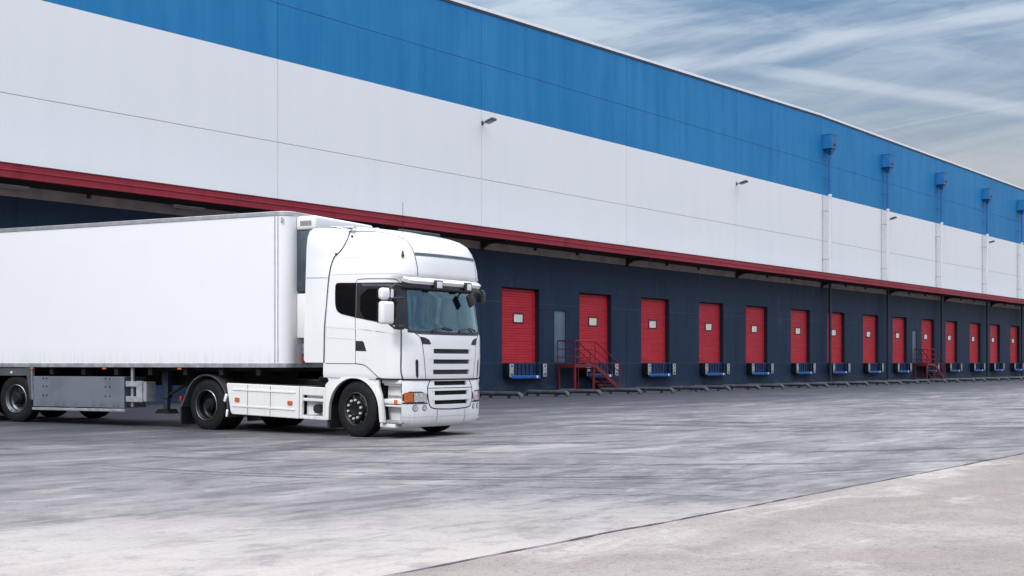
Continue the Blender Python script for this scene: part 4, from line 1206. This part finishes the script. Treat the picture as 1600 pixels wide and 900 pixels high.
# wing above the axles
m = MB(); m.bb(-10.4,-6.55,.02,.05,1.07,1.25); m.prism([(-6.60,1.25),(-6.43,1.25),(-6.40,.56),(-6.46,.56)],1,.0,.06); m.bb(-10.4,-6.5,.05,.60,1.15,1.17)
wg = m.build('mudwing', M['greyplastic'], tl, smooth=0, bevel=.004)
m = MB(); m.prism([(-6.425,1.25),(-6.40,1.25),(-6.385,.56),(-6.405,.56)],1,-.004,.064); m.build('wing_edge', M['galv'], wg, smooth=0)
m = MB(); m.cyl((-7.02,.02,1.14),(-7.02,.005,1.14),.03,10); m.build('marker_lamp', M['lamp_glass'], wg)
# side locker panel
m = MB(); m.bb(-6.37,-3.84,.0,.03,.42,1.06); m.bb(-6.37,-3.84,.031,.66,.42,.45); m.bb(-6.37,-3.84,.03,.66,1.03,1.06); m.bb(-6.36,-6.33,.031,.66,.451,1.029); m.bb(-3.88,-3.85,.031,.66,.451,1.029)
lk = m.build('side_locker', M['boxmetal'], tl, smooth=0, bevel=.006)
m = MB(); m.bb(-6.37,-3.80,-.03,.02,.345,.40); m.build('locker_sill', M['galv'], lk, smooth=0, bevel=.006)
m = MB()
for x in (-6.08,-5.98,-4.34,-4.22):
    for z in (1.02,.85,.66): m.cyl((x,.002,z),(x,-.008,z),.016,8)
m.build('rivet', M['chassis'], lk)
# side guard end with its post
m = MB(); m.bb(-3.80,-3.45,.0,.05,.86,.97); m.bb(-3.80,-3.45,.0,.05,.55,.66); m.bb(-3.52,-3.36,-.002,.055,.545,.975); m.bb(-3.355,-3.27,.02,.30,.56,.96)
sg = m.build('side_guard', M['galv'], tl, smooth=0, bevel=.005)
m = MB(); m.bb(-3.71,-3.65,.056,.10,.45,1.25); m.build('guard_post', M['alu'], sg, smooth=0)
# landing legs
for y in (.42,TW-.42):
    m = MB(); m.bb(-3.16,-3.00,y-.07,y+.07,.62,1.25); m.bb(-3.13,-3.03,y-.05,y+.05,.40,.62); lg = m.build('landing_leg', M['pipe_navy'], tl, smooth=0, bevel=.005)
    m = MB(); m.prism([(-3.28,.31),(-2.88,.31),(-2.96,.40),(-3.20,.40)],1,y-.14,y+.14); m.build('foot', M['chassis'], lg, smooth=0)
m = MB(); m.tube([(-3.08,.4,1.0),(-3.08,TW-.4,1.0)],.03,8); m.tube([(-2.95,.35,.7),(-2.2,.75,1.2)],.03,8); m.build('leg_brace', M['chassis'], tl)
for x in (-9.0,-6.40,-4.37,-2.39):
    m = MB(); m.rbox((x,-.005,1.226),(.10,.03,.035),.010); m.build('marker_lamp', M['orange_ref'], tl)

# ------------------------------------------------------------------ labels of the repeats
for i, o in enumerate(levs):
    if i < 4: o['label'] = 'blue dock leveller low on the navy wall behind the truck, ' + ['far left, hidden','second from the left','seen under the trailer','behind the cab'][i]
    else:
        k = i-4
        nm = ['first','second','third','fourth','fifth','sixth','seventh','eighth','ninth','tenth','eleventh','twelfth','thirteenth','fourteenth','fifteenth','sixteenth']
        if k == 1: o['label'] = 'blue dock leveller partly behind the nearer red staircase'
        elif k == 9: o['label'] = 'blue dock leveller partly behind the farther red staircase'
        else: o['label'] = 'blue dock leveller with grey bumpers under the %s red door from the truck' % nm[k]
ordn = ['first','second','third','fourth','fifth','sixth','seventh','eighth','ninth','tenth','eleventh','twelfth','thirteenth','fourteenth','fifteenth','sixteenth','seventeenth','eighteenth','nineteenth','twentieth']
kk = 0
for o in guides:
    p = o.location; px_ = 800 + 2000*p.x/p.y
    if px_ < 735: o['label'] = 'bent steel pipe guide on the yard, hidden behind the truck'
    else:
        o['label'] = 'bent steel pipe guide on the yard, %s along the dock from the truck' % (ordn[kk] if kk < 20 else 'beyond the twentieth'); kk += 1

# ------------------------------------------------------------------ camera
cam = bpy.data.cameras.new('camera'); co = bpy.data.objects.new('camera', cam); col.objects.link(co)
cam.sensor_width = 36.; cam.lens = 45.; cam.shift_y = 117/1600.; cam.clip_start = .1; cam.clip_end = 8000
co.location = (0,0,EYE); co.rotation_euler = (R(90),0,0)
sc.camera = co

# ------------------------------------------------------------------ light
SUN_EL, SUN_AZ = 42., 215.                        # azimuth clockwise from +Y: behind the camera, to its left
sd = Vector((math.sin(R(SUN_AZ))*math.cos(R(SUN_EL)), math.cos(R(SUN_AZ))*math.cos(R(SUN_EL)), math.sin(R(SUN_EL))))
sun = bpy.data.lights.new('sun', 'SUN'); sun.energy = 1.25; sun.angle = R(11); sun.color = (1,.95,.88)
so = bpy.data.objects.new('sun', sun); col.objects.link(so); so.rotation_euler = (-sd).to_track_quat('-Z','Y').to_euler()
so.location = (-20,-30,40)
w = bpy.data.worlds.new('World'); sc.world = w; w.use_nodes = True
t = NT(w.node_tree)
out = t.n('ShaderNodeOutputWorld')
sky = t.n('ShaderNodeTexSky'); sky.sky_type = 'NISHITA'; sky.sun_disc = False
sky.sun_elevation = R(SUN_EL); sky.sun_rotation = R(SUN_AZ)
bg1 = t.n('ShaderNodeBackground'); t.link(sky.outputs[0], bg1.inputs[0]); bg1.inputs[1].default_value = .07
tc = t.n('ShaderNodeTexCoord'); g = tc.outputs['Generated']
sx = t.sep(g)
el = sx[2]
# cloud deck: wisps that run up to the right, two contrails, brighter overhead
tilt = t.math('SUBTRACT', el, t.math('MULTIPLY', sx[0], .17))
cv = t.n('ShaderNodeCombineXYZ'); t.inp(cv.inputs[0], t.math('MULTIPLY', sx[0], 3.2)); t.inp(cv.inputs[1], t.math('MULTIPLY', sx[1], 3.2)); t.inp(cv.inputs[2], t.math('MULTIPLY', tilt, 26.))
tilt2 = t.math('ADD', el, t.math('MULTIPLY', sx[0], .12))
cv2 = t.n('ShaderNodeCombineXYZ'); t.inp(cv2.inputs[0], t.math('MULTIPLY', sx[0], 7.)); t.inp(cv2.inputs[1], t.math('MULTIPLY', sx[1], 7.)); t.inp(cv2.inputs[2], t.math('MULTIPLY', tilt2, 46.))
n1 = t.noise(cv.outputs[0], 1., 10, .66, .9); n2 = t.noise(cv2.outputs[0], 1., 6, .62, .5)
n3 = t.noise(g, 2.3, 5, .55, .3)
wisp = t.math('ADD', t.math('MULTIPLY', t.rng(n1, .36, .70), .62), t.math('MULTIPLY', t.rng(n2, .38, .72), .38))
def contrail(p1, p2, wd, amt, x0, x1):
    d = [Vector(((x-800)/2000., 1., (567-y)/2000.)) for x, y in (p1, p2)]
    nn = d[0].cross(d[1]).normalized()
    dp = t.n('ShaderNodeVectorMath', operation='DOT_PRODUCT'); t.link(g, dp.inputs[0]); dp.inputs[1].default_value = nn
    e = t.math('ADD', dp.outputs['Value'], t.math('MULTIPLY', t.math('SUBTRACT', n2, .5), wd*1.3))
    band = t.rng(t.math('ABSOLUTE', e), wd, wd*.15, 0., amt)
    return t.math('MULTIPLY', t.math('MULTIPLY', band, t.rng(sx[0], x0, x1)), t.math('MULTIPLY_ADD', t.rng(n1, .3, .6), .5, .5))
ct = t.math('MAXIMUM', contrail((1030,108),(1600,12),.0115,.62,.03,.12), contrail((1140,100),(1590,172),.0075,.42,.13,.20))
# colours by height
def ramp(v, stops):
    r = t.n('ShaderNodeValToRGB'); t.link(v, r.inputs[0]); e = r.color_ramp.elements
    while len(e) < len(stops): e.new(.5)
    for q, (pos, c) in zip(e, stops): q.position = pos; q.color = (*c, 1)
    return r.outputs[0]
clear = ramp(el, [(0., (.44,.43,.43)), (.13, (.33,.345,.365)), (.19, (.19,.265,.36)), (.27, (.105,.20,.335)), (.5, (.22,.34,.52)), (1., (.5,.6,.75))])
cloud = ramp(el, [(0., (.56,.52,.50)), (.13, (.45,.44,.445)), (.22, (.40,.46,.54)), (.29, (.50,.58,.68)), (.42, (1.22,1.30,1.46)), (1., (2.3,2.42,2.66))])
cover = t.math('ADD', wisp, t.math('MULTIPLY', t.rng(el, .25, .6), .75), clamp=True)
cover = t.math('ADD', cover, t.math('MULTIPLY', t.rng(sx[0], .22, -.08), .42), clamp=True)
c = t.mix(cover, clear, cloud)
c = t.mix(ct, c, (.60,.645,.71))
# the low sky away from the docks is duller
low = t.math('MULTIPLY', t.rng(el, .06, .30, 1., 0.), t.rng(sx[1], .45, -.1))
c = t.mix(t.math('MULTIPLY', low, .62), c, (.10,.105,.115))
bg2 = t.n('ShaderNodeBackground'); t.link(c, bg2.inputs[0]); bg2.inputs[1].default_value = 1.
mx = t.n('ShaderNodeMixShader'); mx.inputs[0].default_value = .86
t.link(bg1.outputs[0], mx.inputs[1]); t.link(bg2.outputs[0], mx.inputs[2]); t.link(mx.outputs[0], out.inputs[0])

sc.view_settings.view_transform = 'Standard'; sc.view_settings.look = 'None'
sc.view_settings.exposure = .42; sc.view_settings.gamma = 1.; sc.view_settings.use_curve_mapping = False
sc.cycles.max_bounces = 6; sc.cycles.diffuse_bounces = 3; sc.cycles.glossy_bounces = 4; sc.cycles.transparent_max_bounces = 12
